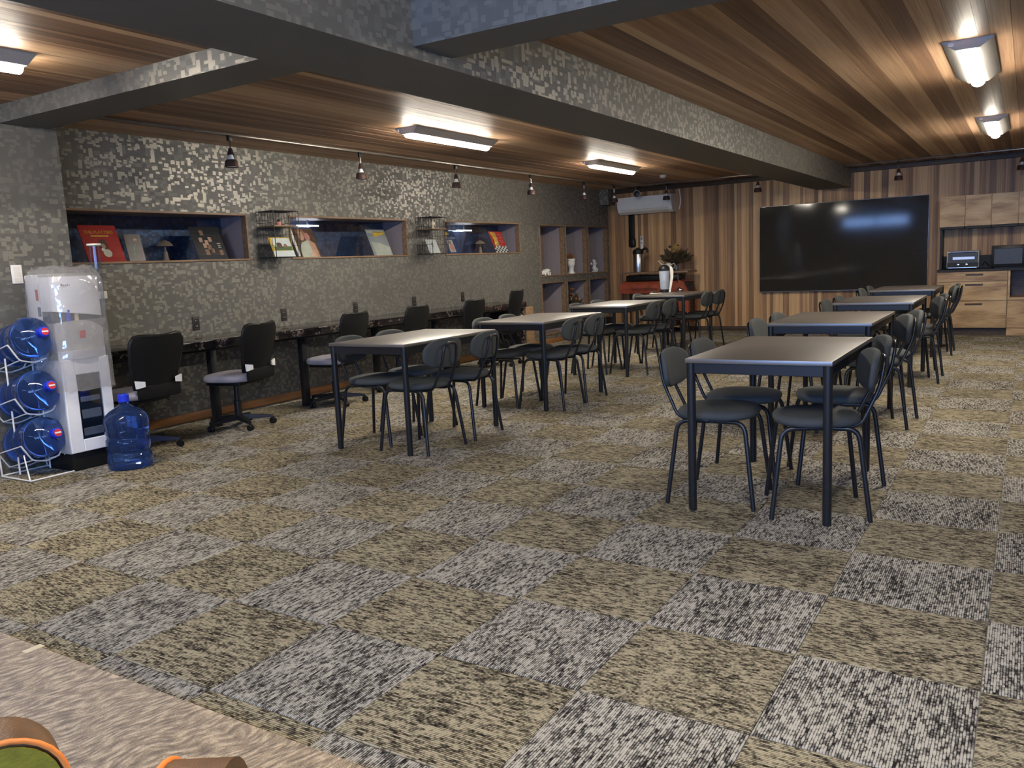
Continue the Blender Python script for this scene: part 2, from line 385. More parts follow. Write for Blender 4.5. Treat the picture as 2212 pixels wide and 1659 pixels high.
# ================================================================== STRUCTURE
# ---- floor: slab and carpet tiles
fl = MB().box(XL-.5, XR+.1, YR-.1, YB+.1, -.12, -.006).build('floor', M['paint_grey'], smooth=0); struct(fl)
def px(p):
    d = Vector(p)-CAM; z = d.dot(fwd)
    return None if z < .05 else (1106+FPX*d.dot(r2)/z, 829.5-FPX*d.dot(u2)/z)
tiles = []
for i in range(-13, 6):
    for j in range(-11, 20):
        x0, x1, y0, y1 = max(i*.5, XL), min(i*.5+.5, XR), max(j*.5, YR), min(j*.5+.5, YB)
        if x1-x0 < .02 or y1-y0 < .02: continue
        q = [px(p) for p in ((x0, y0, 0), (x1, y0, 0), (x1, y1, 0), (x0, y1, 0))]; area = 0
        if all(q):
            vis = any(-60 < a < 2272 and -60 < b < 1720 for a, b in q)
            if vis: area = abs(sum(q[k][0]*q[(k+1) % 4][1]-q[(k+1) % 4][0]*q[k][1] for k in range(4)))/2
        tiles.append((area, i, j, x0, x1, y0, y1))
tiles.sort(reverse=True)
def tile_geo(w, h):      # bevelled slab centred on the tile's own centre
    a, b, g, c, t = w/2, h/2, .0012, .004, .006
    a -= g; b -= g
    v = [(-a, -b, -t), (a, -b, -t), (a, b, -t), (-a, b, -t), (-a, -b, -.002), (a, -b, -.002), (a, b, -.002), (-a, b, -.002),
         (-a+c, -b+c, 0), (a-c, -b+c, 0), (a-c, b-c, 0), (-a+c, b-c, 0)]
    f = [(0, 1, 5, 4), (1, 2, 6, 5), (2, 3, 7, 6), (3, 0, 4, 7), (4, 5, 9, 8), (5, 6, 10, 9), (6, 7, 11, 10), (7, 4, 8, 11), (8, 9, 10, 11)]
    return v, f
def tile_uv(me, fn):
    uv = me.uv_layers.new(name='tile'); co = me.vertices
    for l in me.loops: uv.data[l.index].uv = fn(co[l.vertex_index].co)
cache = {}
for k, (area, i, j, x0, x1, y0, y1) in enumerate(tiles[:300]):
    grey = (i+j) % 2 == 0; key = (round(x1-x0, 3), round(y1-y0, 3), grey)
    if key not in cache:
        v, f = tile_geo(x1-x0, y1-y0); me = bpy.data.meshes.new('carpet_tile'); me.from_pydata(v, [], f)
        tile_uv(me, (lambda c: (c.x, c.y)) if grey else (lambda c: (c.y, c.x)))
        me.materials.append(M['carpet_lit_grey' if grey else 'carpet_lit_tan']); cache[key] = me
    link('carpet_tile', cache[key], fl, ((x0+x1)/2, (y0+y1)/2, 0))
vs, fs, mi, uvs = [], [], [], []
for (area, i, j, x0, x1, y0, y1) in tiles[300:]:
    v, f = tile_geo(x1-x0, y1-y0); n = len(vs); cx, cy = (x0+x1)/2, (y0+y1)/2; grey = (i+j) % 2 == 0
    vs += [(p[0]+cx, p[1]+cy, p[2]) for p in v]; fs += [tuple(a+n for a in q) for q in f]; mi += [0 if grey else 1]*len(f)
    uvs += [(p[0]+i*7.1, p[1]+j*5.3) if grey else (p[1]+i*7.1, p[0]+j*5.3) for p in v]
me = bpy.data.meshes.new('carpet_tile_rest'); me.from_pydata(vs, [], fs); me.materials.append(M['carpet_lit_grey']); me.materials.append(M['carpet_lit_tan'])
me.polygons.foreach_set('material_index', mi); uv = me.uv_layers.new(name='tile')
for l in me.loops: uv.data[l.index].uv = uvs[l.vertex_index]
o = link('carpet_tile_rest', me, fl); o['kind'] = 'stuff'

# ---- ceiling and wood planks
ce = MB().box(XL-.5, XR+.1, YR-.1, YB+.1, ZC+.012, ZC+.12).build('ceiling', M['dark_board'], smooth=0); struct(ce)
rp = random.Random(5)
def plank_run(a0, a1, lo, hi):
    out = []; a = a0
    while a < a1-.001:
        w = rp.uniform(lo, hi); b = min(a+w, a1)
        if a1-b < .03: b = a1
        out.append((a, b)); a = b
    return out
for (a, b) in plank_run(XL, XR, .045, .125):
    d = rp.uniform(0, .0015)
    MB().box(a+.0006, b-.0006, YR, YB, ZC-d, ZC+.012).build('plank', M['ceiling_wood'], ce, 0)
# ---- back wall with vertical planks
wb = MB().box(XL-.5, XR+.1, YB+.012, YB+.14, -.1, ZC+.1).build('wall_back', M['dark_board'], smooth=0); struct(wb)
for (a, b) in plank_run(XL, XR, .035, .095):
    d = rp.uniform(0, .0015)
    MB().box(a+.0006, b-.0006, YB-d, YB+.012, 0, ZC).build('plank', M['wall_wood'], wb, 0)
struct(MB().rbox(XL, -.99, YB-.014, YB, 0, .075, .003).build('baseboard_back', M['dark_board']))
struct(MB().rbox(XL+.001, XR, YB-.05, YB, ZC-.075, ZC-.002, .004).build('dark_strip_1', M['dark_board']))  # dark strip along the top of the back wall

# ---- left wall with openings
OPEN = [(-.10, 1.9055, 1.3817, 1.8103), (2.4265, 4.2636, 1.3817, 1.8103), (4.9993, 6.8206, 1.3817, 1.8103)]
SH = [(7.39, 8.14), (8.21, 8.93), (9.0, 9.73)]
OPEN += [(a, b, 1.02, 1.80) for a, b in SH]+[(a, b, .135, .935) for a, b in SH]
ys = sorted(set([YR, YB]+[a for o in OPEN for a in o[:2]])); zs = sorted(set([0, ZC]+[a for o in OPEN for a in o[2:]]))
wl = MB()
for a, b in zip(ys, ys[1:]):
    run = None
    for c, d in zip(zs, zs[1:]):
        hole = any(o[0]-1e-6 <= a and b <= o[1]+1e-6 and o[2]-1e-6 <= c and d <= o[3]+1e-6 for o in OPEN)
        if hole:
            if run: wl.box(XL-.06, XL, a, b, run[0], run[1]); run = None
        else: run = (run[0], d) if run else (c, d)
    if run: wl.box(XL-.06, XL, a, b, run[0], run[1])
wl.box(XL-.5, XL-.45, YR, YB, 0, ZC)          # carcass behind the niches
struct(wl.build('wall_left', M['wallpaper'], smooth=0))
struct(MB().rbox(XL, XL+.014, -.15, YB-.02, 0, .072, .003).build('baseboard_left', M['baseboard_wood']))
# ---- column, beams
struct(MB().box(XL, -5.69, -1.25, -.085, 0, ZC).build('wall_pier', M['wallpaper'], smooth=0))
struct(MB().box(-2.683, -2.204, YR, YB, 2.125, ZC).build('ceiling_beam', M['wallpaper'], smooth=0))
struct(MB().box(XL, -2.683, -.47, -.14, 2.298, ZC).build('ceiling_cross_beam', M['wallpaper'], smooth=0))
struct(MB().box(-2.204, XR, -.53, -.25, 2.175, ZC).build('ceiling_cross_beam', M['wallpaper'], smooth=0))
struct(MB().box(XL, -5.99, 9.5, YB-.05, 2.15, ZC).build('corner_bulkhead', M['wallpaper'], smooth=0))
# ---- right wall, rear wall with windows (behind the camera)
struct(MB().box(XR, XR+.12, YR-.12, YB+.1, 0, ZC).build('wall_right', M['wallpaper'], smooth=0))
wr = MB(); xs = sorted(set([XL-.1, XR]+[a for w in WINDOWS for a in w[:2]])); zz = sorted(set([0, ZC]+[a for w in WINDOWS for a in w[2:]]))
for a, b in zip(xs, xs[1:]):
    for c, d in zip(zz, zz[1:]):
        if not any(w[0]-1e-6 <= a and b <= w[1]+1e-6 and w[2]-1e-6 <= c and d <= w[3]+1e-6 for w in WINDOWS): wr.box(a, b, YR-.12, YR, c, d)
struct(wr.build('wall_rear', M['wallpaper'], smooth=0))
for k, (x0, x1, z0, z1) in enumerate(WINDOWS):
    f = MB(); t = .045
    for bx in ((x0, x1, z0, z0+t), (x0, x1, z1-t, z1), (x0, x0+t, z0+t, z1-t), (x1-t, x1, z0+t, z1-t), ((x0+x1)/2-t/2, (x0+x1)/2+t/2, z0+t, z1-t)):
        f.box(bx[0], bx[1], YR-.08, YR-.03, bx[2], bx[3])
    wo = struct(f.build('window_%d' % (k+1), M['plastic_black'], smooth=0))
    for (a, b) in ((x0+t, (x0+x1)/2-t/2), ((x0+x1)/2+t/2, x1-t)):
        MB().box(a, b, YR-.058, YR-.052, z0+t, z1-t).build('pane', M['clear_glass'], wo, 0)

# ================================================================== CEILING LIGHTS
def ceiling_light(x, y, label, w=.23, L=1.25):
    t = thing('ceiling_light', label, 'ceiling light', (x, y, ZC), 0, 'long white tube fixtures on the plank ceiling')
    b = MB(); a, c, h = w/2, L/2, .055
    v = [(-a, -c, -.008), (a, -c, -.008), (a, c, -.008), (-a, c, -.008), (-.062, -c+.02, -h), (.062, -c+.02, -h), (.062, c-.02, -h), (-.062, c-.02, -h), (-a, -c, -.001), (a, -c, -.001), (a, c, -.001), (-a, c, -.001)]
    b.add(v, [(8, 9, 10, 11), (0, 1, 5, 4), (1, 2, 6, 5), (2, 3, 7, 6), (3, 0, 4, 7), (4, 5, 6, 7), (0, 1, 9, 8), (1, 2, 10, 9), (2, 3, 11, 10), (3, 0, 8, 11)])
    b.build('housing', M['housing_white'], t)
    l = MB(); n = 8; pr = [(.043*math.cos(PI*k/n), -h-.034*math.sin(PI*k/n)) for k in range(n+1)]
    vs = [(p[0], -c+.03, p[1]) for p in pr]+[(p[0], c-.03, p[1]) for p in pr]; m_ = n+1
    l.add(vs, [(k, k+1, m_+k+1, m_+k) for k in range(n)]+[tuple(range(n, -1, -1)), tuple(range(m_, 2*m_)), (0, m_, 2*m_-1, n)])
    l.build('tube_lens', M['tube_light'], t, 40)
    MB().box(-.1, -.075, -c-.001, -c+.004, -.03, -.012).build('rating_sticker', M['paper_white'], t, 0)
    return t
ceiling_light(-4.40, 2.78, 'long white tube light over the front tables of the left row')
ceiling_light(-4.40, 6.25, 'long white tube light nearest the air conditioner')
ceiling_light(-4.40, -1.60, 'tube light in the upper left corner, before the cross beam')
ceiling_light(-.28, 2.85, 'tube light in the upper right, larger of the two there', .27)
ceiling_light(-.28, 6.40, 'tube light in the upper right, smaller one nearer the kitchen', .27)
ceiling_light(-.28, -2.0, 'tube light on the ceiling behind the near cross beam')

# ================================================================== TRACK SPOTLIGHTS
tag(MB().rbox(-5.595, -5.565, -.17, 9.05, ZC-.02, ZC-.001, .003).build('track_rail', M['track_metal']), 'long lighting rail on the ceiling along the mosaic wall', 'lighting rail')
tag(MB().rbox(-5.5, -2.7, 9.285, 9.315, ZC-.02, ZC-.001, .003).build('track_rail', M['track_metal']), 'lighting rail on the ceiling before the air conditioner', 'lighting rail')
tag(MB().rbox(-2.19, 2.6, 9.285, 9.315, ZC-.02, ZC-.001, .003).build('track_rail', M['track_metal']), 'lighting rail on the ceiling before the television and kitchen', 'lighting rail')
def spotlight(x, y, label, pitch=0, rz=0):
    t = thing('track_spotlight', label, 'spotlight', (x, y, ZC-.02), rz, 'bronze bell spotlights hanging from the rails')
    MB().rbox(-.012, .012, -.022, .022, -.045, 0, .003).build('adapter', M['plastic_black'], t)
    MB().tube([(0, 0, -.045), (0, 0, -.105)], .006, 8).build('stem', M['chrome'], t)
    Mx = T(0, 0, -.112) @ R(pitch, 'X')
    MB().lathe([(0, .01), (.016, .008), (.02, -.012), (.03, -.040), (.032, -.044), (.026, -.044), (0, -.040)], 14, Mx).build('cap', M['bronze'], t)
    MB().lathe([(.013, -.04), (.017, -.055), (.026, -.082), (.026, -.083)], 14, Mx).build('bulb', M['lamp_white'], t)
    s = MB().lathe([(.026, -.080), (.044, -.084), (.052, -.095), (.058, -.142), (.055, -.142), (.048, -.10), (.03, -.088)], 18, Mx, cap=False); s.build('shade', M['bronze'], t)
    MB().lathe([(0, -.128), (.054, -.134)], 18, Mx, cap=False).build('diffuser', M['lamp_white'], t)
    MB().tube([Mx @ Vector((.03, 0, -.042)), Mx @ Vector((.043, 0, -.07)), Mx @ Vector((.052, 0, -.10))], .0025, 5).build('bracket', M['bronze'], t)
    return t
for y, l in ((1.31, 'hanging bronze spotlight nearest the wall pier, first on the long rail'), (2.9, 'second bronze spotlight from the wall pier on the long rail'), (4.52, 'third bronze spotlight from the wall pier on the long rail'),
             (6.23, 'fourth bronze spotlight from the wall pier on the long rail'), (7.79, 'fifth bronze spotlight from the wall pier, before the dark corner'), (8.85, 'bronze spotlight in the dark corner by the air conditioner')):
    spotlight(-5.58, y, l)
sg = spotlight(-5.4, 9.3, 'spotlight turned to show its round rim over the air conditioner', -PI/2.2, .5)
for ch in sg.children:
    if ch.name.startswith('diffuser'): ch.data.materials[0] = M['plastic_black']
    if ch.name.startswith('shade'): ch.data.materials[0] = M['cream_plastic']
for x, l in ((-4.88, 'spotlight hanging before the right end of the air conditioner'), (-3.43, 'spotlight hanging above the left edge of the television'),
             (-1.5, 'spotlight hanging above the right part of the television'), (-.05, 'spotlight above the wall cupboards at the right picture edge')): spotlight(x, 9.3, l)
tag(MB().lathe([(0, -.045), (.03, -.045), (.045, -.035), (.05, -.001), (0, -.001)], 20).build('smoke_detector', M['cream_plastic'], loc=(-4.48, 8.15, ZC)), 'small round white smoke detector on the ceiling near the air conditioner', 'smoke detector')

# ================================================================== TABLES AND CHAIRS
def make_table():
    t = thing('cafe_table', '', 'table'); w, d = .67, 1.10
    MB().rbox(0, w, 0, d, .728, .75, .0025, 2).build('tabletop', M['table_top'], t)
    for (x, y) in ((.022, .022), (w-.022, .022), (w-.022, d-.022), (.022, d-.022)):
        MB().lathe([(.016, 0), (.02, .004), (.021, .728)], 14, T(x, y, 0)).build('leg', M['black_metal'], t)
    for (a, b, c, e) in ((.04, w-.04, .012, .03), (.04, w-.04, d-.03, d-.012), (.012, .03, .04, d-.04), (w-.03, w-.012, .04, d-.04)):
        MB().rbox(a, b, c, e, .678, .728, .002, 1).build('apron', M['black_metal'], t)
    return t
def slab(outline, rings, dome, th, bend=0, tilt=0):   # cushion: rings of a superellipse, domed both sides
    m = MB(); n = len(outline); prof = []
    for s_, z in rings: prof.append((s_, z))
    vs = []; fs = []
    for s_, z in prof:
        for (x, y) in outline: vs.append((x*s_, y*s_, z))
    k = len(prof)
    for i in range(k-1):
        for j in range(n): fs.append((i*n+j, i*n+(j+1) % n, (i+1)*n+(j+1) % n, (i+1)*n+j))
    fs.append(tuple(range(n-1, -1, -1))); fs.append(tuple((k-1)*n+j for j in range(n)))
    m.add(vs, fs); return m
def make_chair():
    t = thing('dining_chair', '', 'chair')
    seat = slab(superpoly(.205, .198, 2.5, 30), [(.90, .432), (.97, .436), (1, .448), (1, .458), (.96, .470), (.85, .477), (.55, .481), (.2, .482)], 0, 0)
    seat.build('seat', M['seat_fabric'], t, 60)
    bo = superpoly(.195, .098, 2.7, 30); bk = slab(bo, [(.92, -.015), (.98, -.011), (1, -.003), (1, .004), (.97, .012), (.88, .016), (.5, .018)], 0, 0)
    # stand it up: outline x -> x, outline y -> z, thickness -> y (front +)
    vv = []
    for (x, y, z) in bk.v: vv.append((x, z-.248+.9*x*x-.13*(y), .672+y))
    bk.v = vv; bk.build('backrest', M['seat_fabric'], t, 60)
    for sx in (-1, 1):
        for sy in (-1, 1):
            p = fillet([(sx*.202, sy*.215, 0), (sx*.165, sy*.165, .424), (sx*.15, sy*.012, .424)], .055, 5)
            MB().tube(p, .0115, 8).build('leg', M['black_metal'], t, 50)
    p = fillet([(-.085, .02, .418), (-.085, -.185, .418), (-.075, -.268, .60), (-.062, -.292, .738), (.062, -.292, .738), (.075, -.268, .60), (.085, -.185, .418), (.085, .02, .418)], .05, 5)
    MB().tube(p, .009, 8).build('back_frame', M['black_metal'], t, 50)
    MB().box(-.15, .15, -.02, .02, .412, .432).build('seat_brace', M['black_metal'], t, 0)
    return t
TAB = make_table(); CH = make_chair()
TABLES = {
 'L1': ((-4.035, .69), 'the front table of the left row'), 'L2': ((-3.98, 2.44), 'the second table of the left row'),
 'L3': ((-4.135, 4.465), 'the third table of the left row'), 'L4': ((-4.24, 6.46), 'the farthest left-row table with the clear jug'),
 'R1': ((-1.31, .275), 'the nearest table of the right row'), 'R2': ((-1.445, 2.26), 'the second table of the right row'),
 'R3': ((-1.43, 4.43), 'the third table of the right row'), 'R4': ((-1.455, 6.67), 'the farthest right-row table below the television')}
TLAB = {'L1': 'pale-shining black-edged table, front one of the left row beside the counter', 'L2': 'pale-shining table, second in the left row behind the front one',
 'L3': 'pale-shining table, third in the left row before the shelf niches', 'L4': 'dark table with the clear jug, last of the left row',
 'R1': 'large dark table nearest the camera, front of the right row', 'R2': 'dark table right behind the nearest one in the right row',
 'R3': 'dark table third in the right row before the television', 'R4': 'dark table last in the right row, directly below the television'}
first = True
for k, ((x, y), nm) in TABLES.items():
    o = TAB if first else copy_tree(TAB); first = False
    o.location = (x, y, 0); tag(o, TLAB[k], 'table', 'black cafe tables in two rows')
CHAIRS = {   # centre x, y, extra turn (degrees)
 'L1': [(-3.93, 1.06, 6), (-3.93, 1.50, 0), (-3.46, .95, -3), (-3.46, 1.44, 4)],
 'L2': [(-3.85, 2.70, 0), (-3.86, 3.14, 3), (-3.40, 2.69, 2), (-3.40, 3.13, 0)],
 'L3': [(-3.99, 4.79, 0), (-4.03, 5.40, -3), (-3.56, 4.87, 2), (-3.56, 5.36, 0)],
 'L4': [(-4.10, 6.80, 0), (-4.10, 7.40, 2), (-3.68, 6.98, 0), (-3.68, 7.48, -4)],
 'R1': [(-1.24, .57, 3), (-1.25, 1.04, 2), (-.765, .55, 18), (-.80, 1.19, 20)],
 'R2': [(-1.33, 2.46, 0), (-1.32, 3.02, 0), (-.86, 2.68, 20), (-.84, 3.13, 18)],
 'R3': [(-1.30, 4.72, 0), (-1.30, 5.36, 0), (-.84, 4.85, 16), (-.84, 5.36, 14)],
 'R4': [(-1.34, 6.94, 0), (-1.34, 7.52, 0), (-.87, 7.02, 10), (-.87, 7.52, 8)]}
first = True
for k, cs in CHAIRS.items():
    for n, (x, y, a) in enumerate(cs):
        o = CH if first else copy_tree(CH); first = False
        left = n < 2; side = ('counter side' if k[0] == 'L' else 'middle-aisle side') if left else ('middle-aisle side' if k[0] == 'L' else 'right-hand aisle side')
        end = 'near end' if n % 2 == 0 else 'far end'
        o.location = (x, y, 0); o.rotation_euler = (0, 0, math.radians((-90 if left else 90)+a))
        tag(o, 'grey padded chair at %s, %s, %s' % (TABLES[k][1], side, end), 'chair', 'grey padded chairs around the tables')

for (x, y, l) in ((-.80, 1.02, 'small white paper tag hanging under a chair at the nearest table'), (-3.60, 1.10, 'small white paper tag hanging under a chair at the front left table')):
    t = thing('paper_tag', l, 'tag', (x, y, .425), .4); MB().box(-.022, .022, -.0005, .0005, -.055, -.01).build('label_sheet', M['paper_white'], t, 0); MB().tube([(0, 0, -.012), (0, 0, .002)], .0012, 5).build('string', M['paper_white'], t, 0)

# ================================================================== COUNTER ALONG THE LEFT WALL
ct = thing('wall_counter', 'long black marble counter on dark posts along the mosaic wall', 'counter', (XL, 0, 0))
MB().rbox(.002, .56, -.12, 6.0, .662, .735, .006).build('worktop', M['black_marble'], ct)
MB().box(.05, .50, -.1, 5.96, .64, .661).build('support_rail', M['black_metal'], ct, 0)
for y in (-.02, 1.0, 2.02, 3.05, 4.08, 5.1): MB().rbox(.44, .50, y-.03, y+.03, 0, .64, .003).build('leg', M['black_metal'], ct)
MB().box(.02, .53, 5.94, 5.99, 0, .655).build('end_panel', M['black_marble'], ct, 0)
MB().rbox(.47, .55, 5.992, 6.19, 0, .655, .003).build('end_post', M['frame_wood'], ct)
for y, l in ((1.239, 'dark wall outlet behind the second office chair'), (2.263, 'dark wall outlet left of the third office chair'), (3.293, 'dark wall outlet, third from the water dispenser'), (4.319, 'dark wall outlet, fourth from the water dispenser'), (5.326, 'dark wall outlet, farthest from the water dispenser')):
    t = thing('wall_outlet', l, 'outlet', (XL, y, .845), 0, 'dark outlets above the counter')
    MB().rbox(0, .008, -.035, .035, -.06, .06, .003).build('cover_plate', M['outlet_dark'], t)
    b = MB().box(.008, .0095, -.018, .018, .008, .038).box(.008, .0095, -.018, .018, -.038, -.008); b.build('socket', M['plastic_black'], t, 0)
    b = MB()
    for z in (.023, -.023):
        for yy in (-.008, .006): b.box(.0095, .0102, yy, yy+.003, z-.006, z+.006)
    b.build('slot', M['cream_plastic'], t, 0)
# ---- office chairs
def make_office_chair():
    t = thing('office_chair', '', 'office chair')       # faces +Y, centre of base at origin
    bk = MB(); nx, nz = 10, 10; vs = []; fs = []
    def bp_(u, w, off):       # u -1..1, w 0..1
        z = .48+.365*w; hw = (.172+.045*math.sin(w*PI*.55)+.012*w)*(1-.13*max(0, (w-.78)/.22)**3)
        # corners rounded
        hz = z+.022*(abs(u)**2.0)*w**6-.02*abs(u)**8*w**6
        return (u*hw, -.235-.06*math.sin(w*2.2)*.5-.05*w*w+.16*u*u*.28+off, hz)
    for off in (0, -.022):
        for i in range(nz+1):
            for j in range(nx+1): vs.append(bp_(-1+2*j/nx, i/nz, off))
    s_ = (nx+1)*(nz+1)
    for i in range(nz):
        for j in range(nx):
            a = i*(nx+1)+j; fs += [(a, a+1, a+nx+2, a+nx+1), (s_+a, s_+a+nx+1, s_+a+nx+2, s_+a+1)]
    for i in range(nz): 
        a = i*(nx+1); b = a+nx; fs += [(a, a+nx+1, s_+a+nx+1, s_+a), (b, s_+b, s_+b+nx+1, b+nx+1)]
    for j in range(nx):
        a = j; b = nz*(nx+1)+j; fs += [(a, s_+a, s_+a+1, a+1), (b, b+1, s_+b+1, s_+b)]
    bk.add(vs, fs); bko = bk.build('backrest', M['mesh_black'], t, 60)
    rim = [bp_(-1+2*j/nx, 1, -.011) for j in range(nx+1)]+[bp_(1, 1-i/nz, -.011) for i in range(1, nz+1)]+[bp_(1-2*j/nx, 0, -.011) for j in range(1, nx+1)]+[bp_(-1, i/nz, -.011) for i in range(1, nz)]
    MB().tube(rim, .013, 6, True).build('rim', M['plastic_black'], bko, 60)
    MB().rbox(-.185, .185, -.262, -.235, .40, .50, .012).build('lumbar_panel', M['mesh_black'], t)
    for sx in (-1, 1):
        MB().add([(sx*.135, -.275, .497), (sx*.195, -.262, .488), (sx*.20, -.262, .545), (sx*.135, -.275, .533), (sx*.135, -.262, .497), (sx*.195, -.245, .488), (sx*.20, -.245, .545), (sx*.135, -.262, .533)],
                 [(0, 1, 2, 3), (4, 5, 6, 7), (0, 1, 5, 4), (1, 2, 6, 5), (2, 3, 7, 6), (3, 0, 4, 7)]).build('bracket', M['white_plastic'], t, 0)
    slab(superpoly(.225, .215, 3.2, 32), [(.93, .395), (1, .405), (1.0, .43), (.96, .448), (.8, .456), (.4, .458)], 0, 0).build('seat', M['grey_vinyl'], t, 60)
    MB().rbox(-.17, .17, -.16, .16, .365, .396, .01).build('seat_pan', M['plastic_black'], t)
    MB().lathe([(.03, .07), (.03, .22), (.022, .222), (.022, .365)], 16).build('gas_column', M['black_metal'], t)
    MB().tube([(.12, -.05, .37), (.21, -.06, .355), (.235, -.06, .335)], .006, 6).build('lever', M['plastic_black'], t)
    for k in range(5):
        a = 2*PI*k/5+.3; c, s__ = math.cos(a), math.sin(a)
        Mx = R(a, 'Z')
        lg = MB().add([(.02, -.024, .06), (.02, .024, .06), (.27, .014, .055), (.27, -.014, .055), (.02, -.02, .105), (.02, .02, .105), (.27, .012, .075), (.27, -.012, .075)],
                 [(0, 1, 2, 3), (4, 5, 6, 7), (0, 1, 5, 4), (1, 2, 6, 5), (2, 3, 7, 6), (3, 0, 4, 7)], Mx).build('base_arm', M['black_metal'], t, 0)
        w = MB()
        for o_ in (-.013, .013): w.lathe([(.0, -.009), (.022, -.009), (.025, -.004), (.025, .004), (.022, .009), (0, .009)], 14, T(.27*c, .27*s__, .0255) @ R(a+.6, 'Z') @ T(0, o_, 0) @ R(PI/2, 'X'))
        w.lathe([(.012, .045), (.012, .06)], 8, T(.27*c, .27*s__, 0)); w.build('caster', M['plastic_black'], lg, 40)
    return t
OC = make_office_chair(); first = True
for (y, a, dz, l) in ((.15, 5, 0, 'black office chair at the counter right behind the standing blue bottle'), (1.05, 15, 0, 'black office chair between the first two counter posts, grey seat showing'),
                   (2.20, 10, 0, 'third black office chair from the water dispenser'), (3.14, 8, 0, 'fourth black office chair from the water dispenser'), (4.19, 5, 0, 'fifth black office chair, second from the counter end'),
                   (5.08, 12, .06, 'last black office chair at the far counter end, set highest')):
    o = OC if first else copy_tree(OC); first = False
    o.location = (-5.47, y, 0); o.rotation_euler = (0, 0, math.radians(90+a)); tag(o, l, 'office chair', 'black office chairs at the marble counter')
    if dz:
        for ch in o.children:
            if ch.name.split('.')[0] in ('backrest', 'lumbar_panel', 'bracket', 'seat', 'seat_pan', 'lever'): ch.location.z = dz
            if ch.name.startswith('gas_column'): ch.scale.z = 1.12

# ================================================================== DISPLAY NICHES
def niche(y0, y1, z0, z1, name, label, glass=True, cat='niche', depth=.35, group=None):
    t = thing(name, label, cat, (XL, (y0+y1)/2, z0), 0, group); a = (y1-y0)/2; h = z1-z0; w = .018
    for nm, bx in (('frame_top', (-.06, .012, -a, a, h-w, h)), ('frame_bottom', (-.06, .012, -a, a, 0, w)), ('frame_side', (-.06, .012, -a, -a+w, w, h-w)), ('frame_side', (-.06, .012, a-w, a, w, h-w))):
        MB().rbox(*bx, .002, 1).build(nm, M['frame_wood'], t)
    m1 = -.06-.5*(depth-.06)
    for sy in (-1, 1):
        lo, hi = (a-w, a) if sy > 0 else (-a, -a+w)
        MB().box(m1+.001, -.0605, lo, hi, w, h-w).build('side_panel', M['lavender_panel'], t, 0)
        MB().box(-depth, m1-.001, lo+(.002 if sy < 0 else 0)*0, hi, w, h-w).build('side_panel', M['lavender_panel'], t, 0)
    MB().box(-depth, -.0605, -a, a, h-w, h).build('top_panel', M['inner_wood'], t, 0)
    MB().box(-depth, -.0605, -a, a, 0, w).build('shelf_board', M['inner_wood'], t, 0)
    MB().box(-depth-.012, -depth, -a, a, 0, h).build('back_panel', M['wallpaper_blue' if glass else 'inner_wood'], t, 0)
    if glass: MB().box(-depth+.012, -depth+.016, -a+w, a-w, w, h-w).build('glass_pane', M['clear_glass'], t, 0)
    return t
niche(*OPEN[0], 'display_niche', 'long wall niche with the red record sleeve, beside the pier')
niche(*OPEN[1], 'display_niche', 'middle wall niche with the couple photo sleeve')
niche(*OPEN[2], 'display_niche', 'far wall niche with the checkerboard red sleeve')
SN = ['left of the upper row, holding the white animal figurine', 'middle of the upper row, holding the white head planter', 'right of the upper row, holding the cherub', 'left of the lower row, empty', 'middle of the lower row, holding dried flowers', 'right of the lower row, empty']
for k in range(6): niche(*OPEN[3+k], 'shelf_niche', 'tall framed shelf niche, '+SN[k], False, 'shelf niche', .35, 'six shelf niches near the back corner')
ZN = 1.3817+.018
for nm, yc, ln, zc in (('display_niche.001', 2.95, .30, 1.728), ('display_niche.002', 5.83, .34, 1.706)):
    par = bpy.data.objects[nm]; a0 = par.location; zl = zc-a0.z; dy = yc-a0.y
    MB().rbox(-.285, -.255, dy-ln/2, dy+ln/2, zl, zl+.012, .003, 1).build('led_bar', M['led_white'], par)
    MB().box(-.273, -.267, dy-.01, dy+.01, zl+.012, 1.8103-a0.z-.018).build('led_hanger', M['inner_wood'], par, 0)
# ---- record sleeves: leaning panels, local x = width (right as seen), y = up the sleeve
def sleeve(name, y0, label, mat, draw, cat='record sleeve', w=.318, h=.318, x=XL-.03, z=ZN, lean=22, group='record sleeves in the wall niches'):
    t = thing(name, label, cat, (x, y0+w/2, z), 0, group)
    Mx = R(math.radians(-lean), 'Y') @ Matrix(((0, 0, 1, 0), (1, 0, 0, 0), (0, 1, 0, 0), (0, 0, 0, 1)))   # panel (x,y,n) -> (y world, z world, x world)
    MB().box(-w/2, w/2, 0, h, -.006, 0, Mx).build('sleeve', mat, t, 0)
    def patch(nm, poly, m, lift=.0006, th=.0006):
        return MB().prism(poly, th, Mx @ T(0, 0, lift)).build(nm, m, t, 0)
    def rect(nm, a, b, c, d, m, lift=.0006): return patch(nm, [(a, c), (b, c), (b, d), (a, d)], m, lift)
    def text(s, cx, cy, size, m):
        me = text_mesh(s, size, m); o = link('title', me, t); o.matrix_local = Mx @ T(cx, cy, .0012); return o
    draw(patch, rect, text, w, h)
    film = MB().box(-w/2-.003, w/2+.003, 0, h+.004, .003, .0036, Mx).build('plastic_cover', M['clear_glass'], t, 0)
    return t
def d1(P, Rr, Tx, w, h):
    Tx('THE PLATTERS', 0, .245, .038, M['print_yellow']); Rr('caption', -.075, .075, .218, .230, M['print_yellow'])
    P('figure', superpoly(.04, .055, 2, 16, .005, .145), M['print_brown']); P('figure', superpoly(.018, .024, 2, 12, .003, .135), M['print_skin'], .0013)
    P('figure', superpoly(.036, .035, 2, 14, .02, .075), M['print_cream'], .0013); P('figure', superpoly(.015, .014, 2, 10, -.01, .105), M['print_white'], .002)
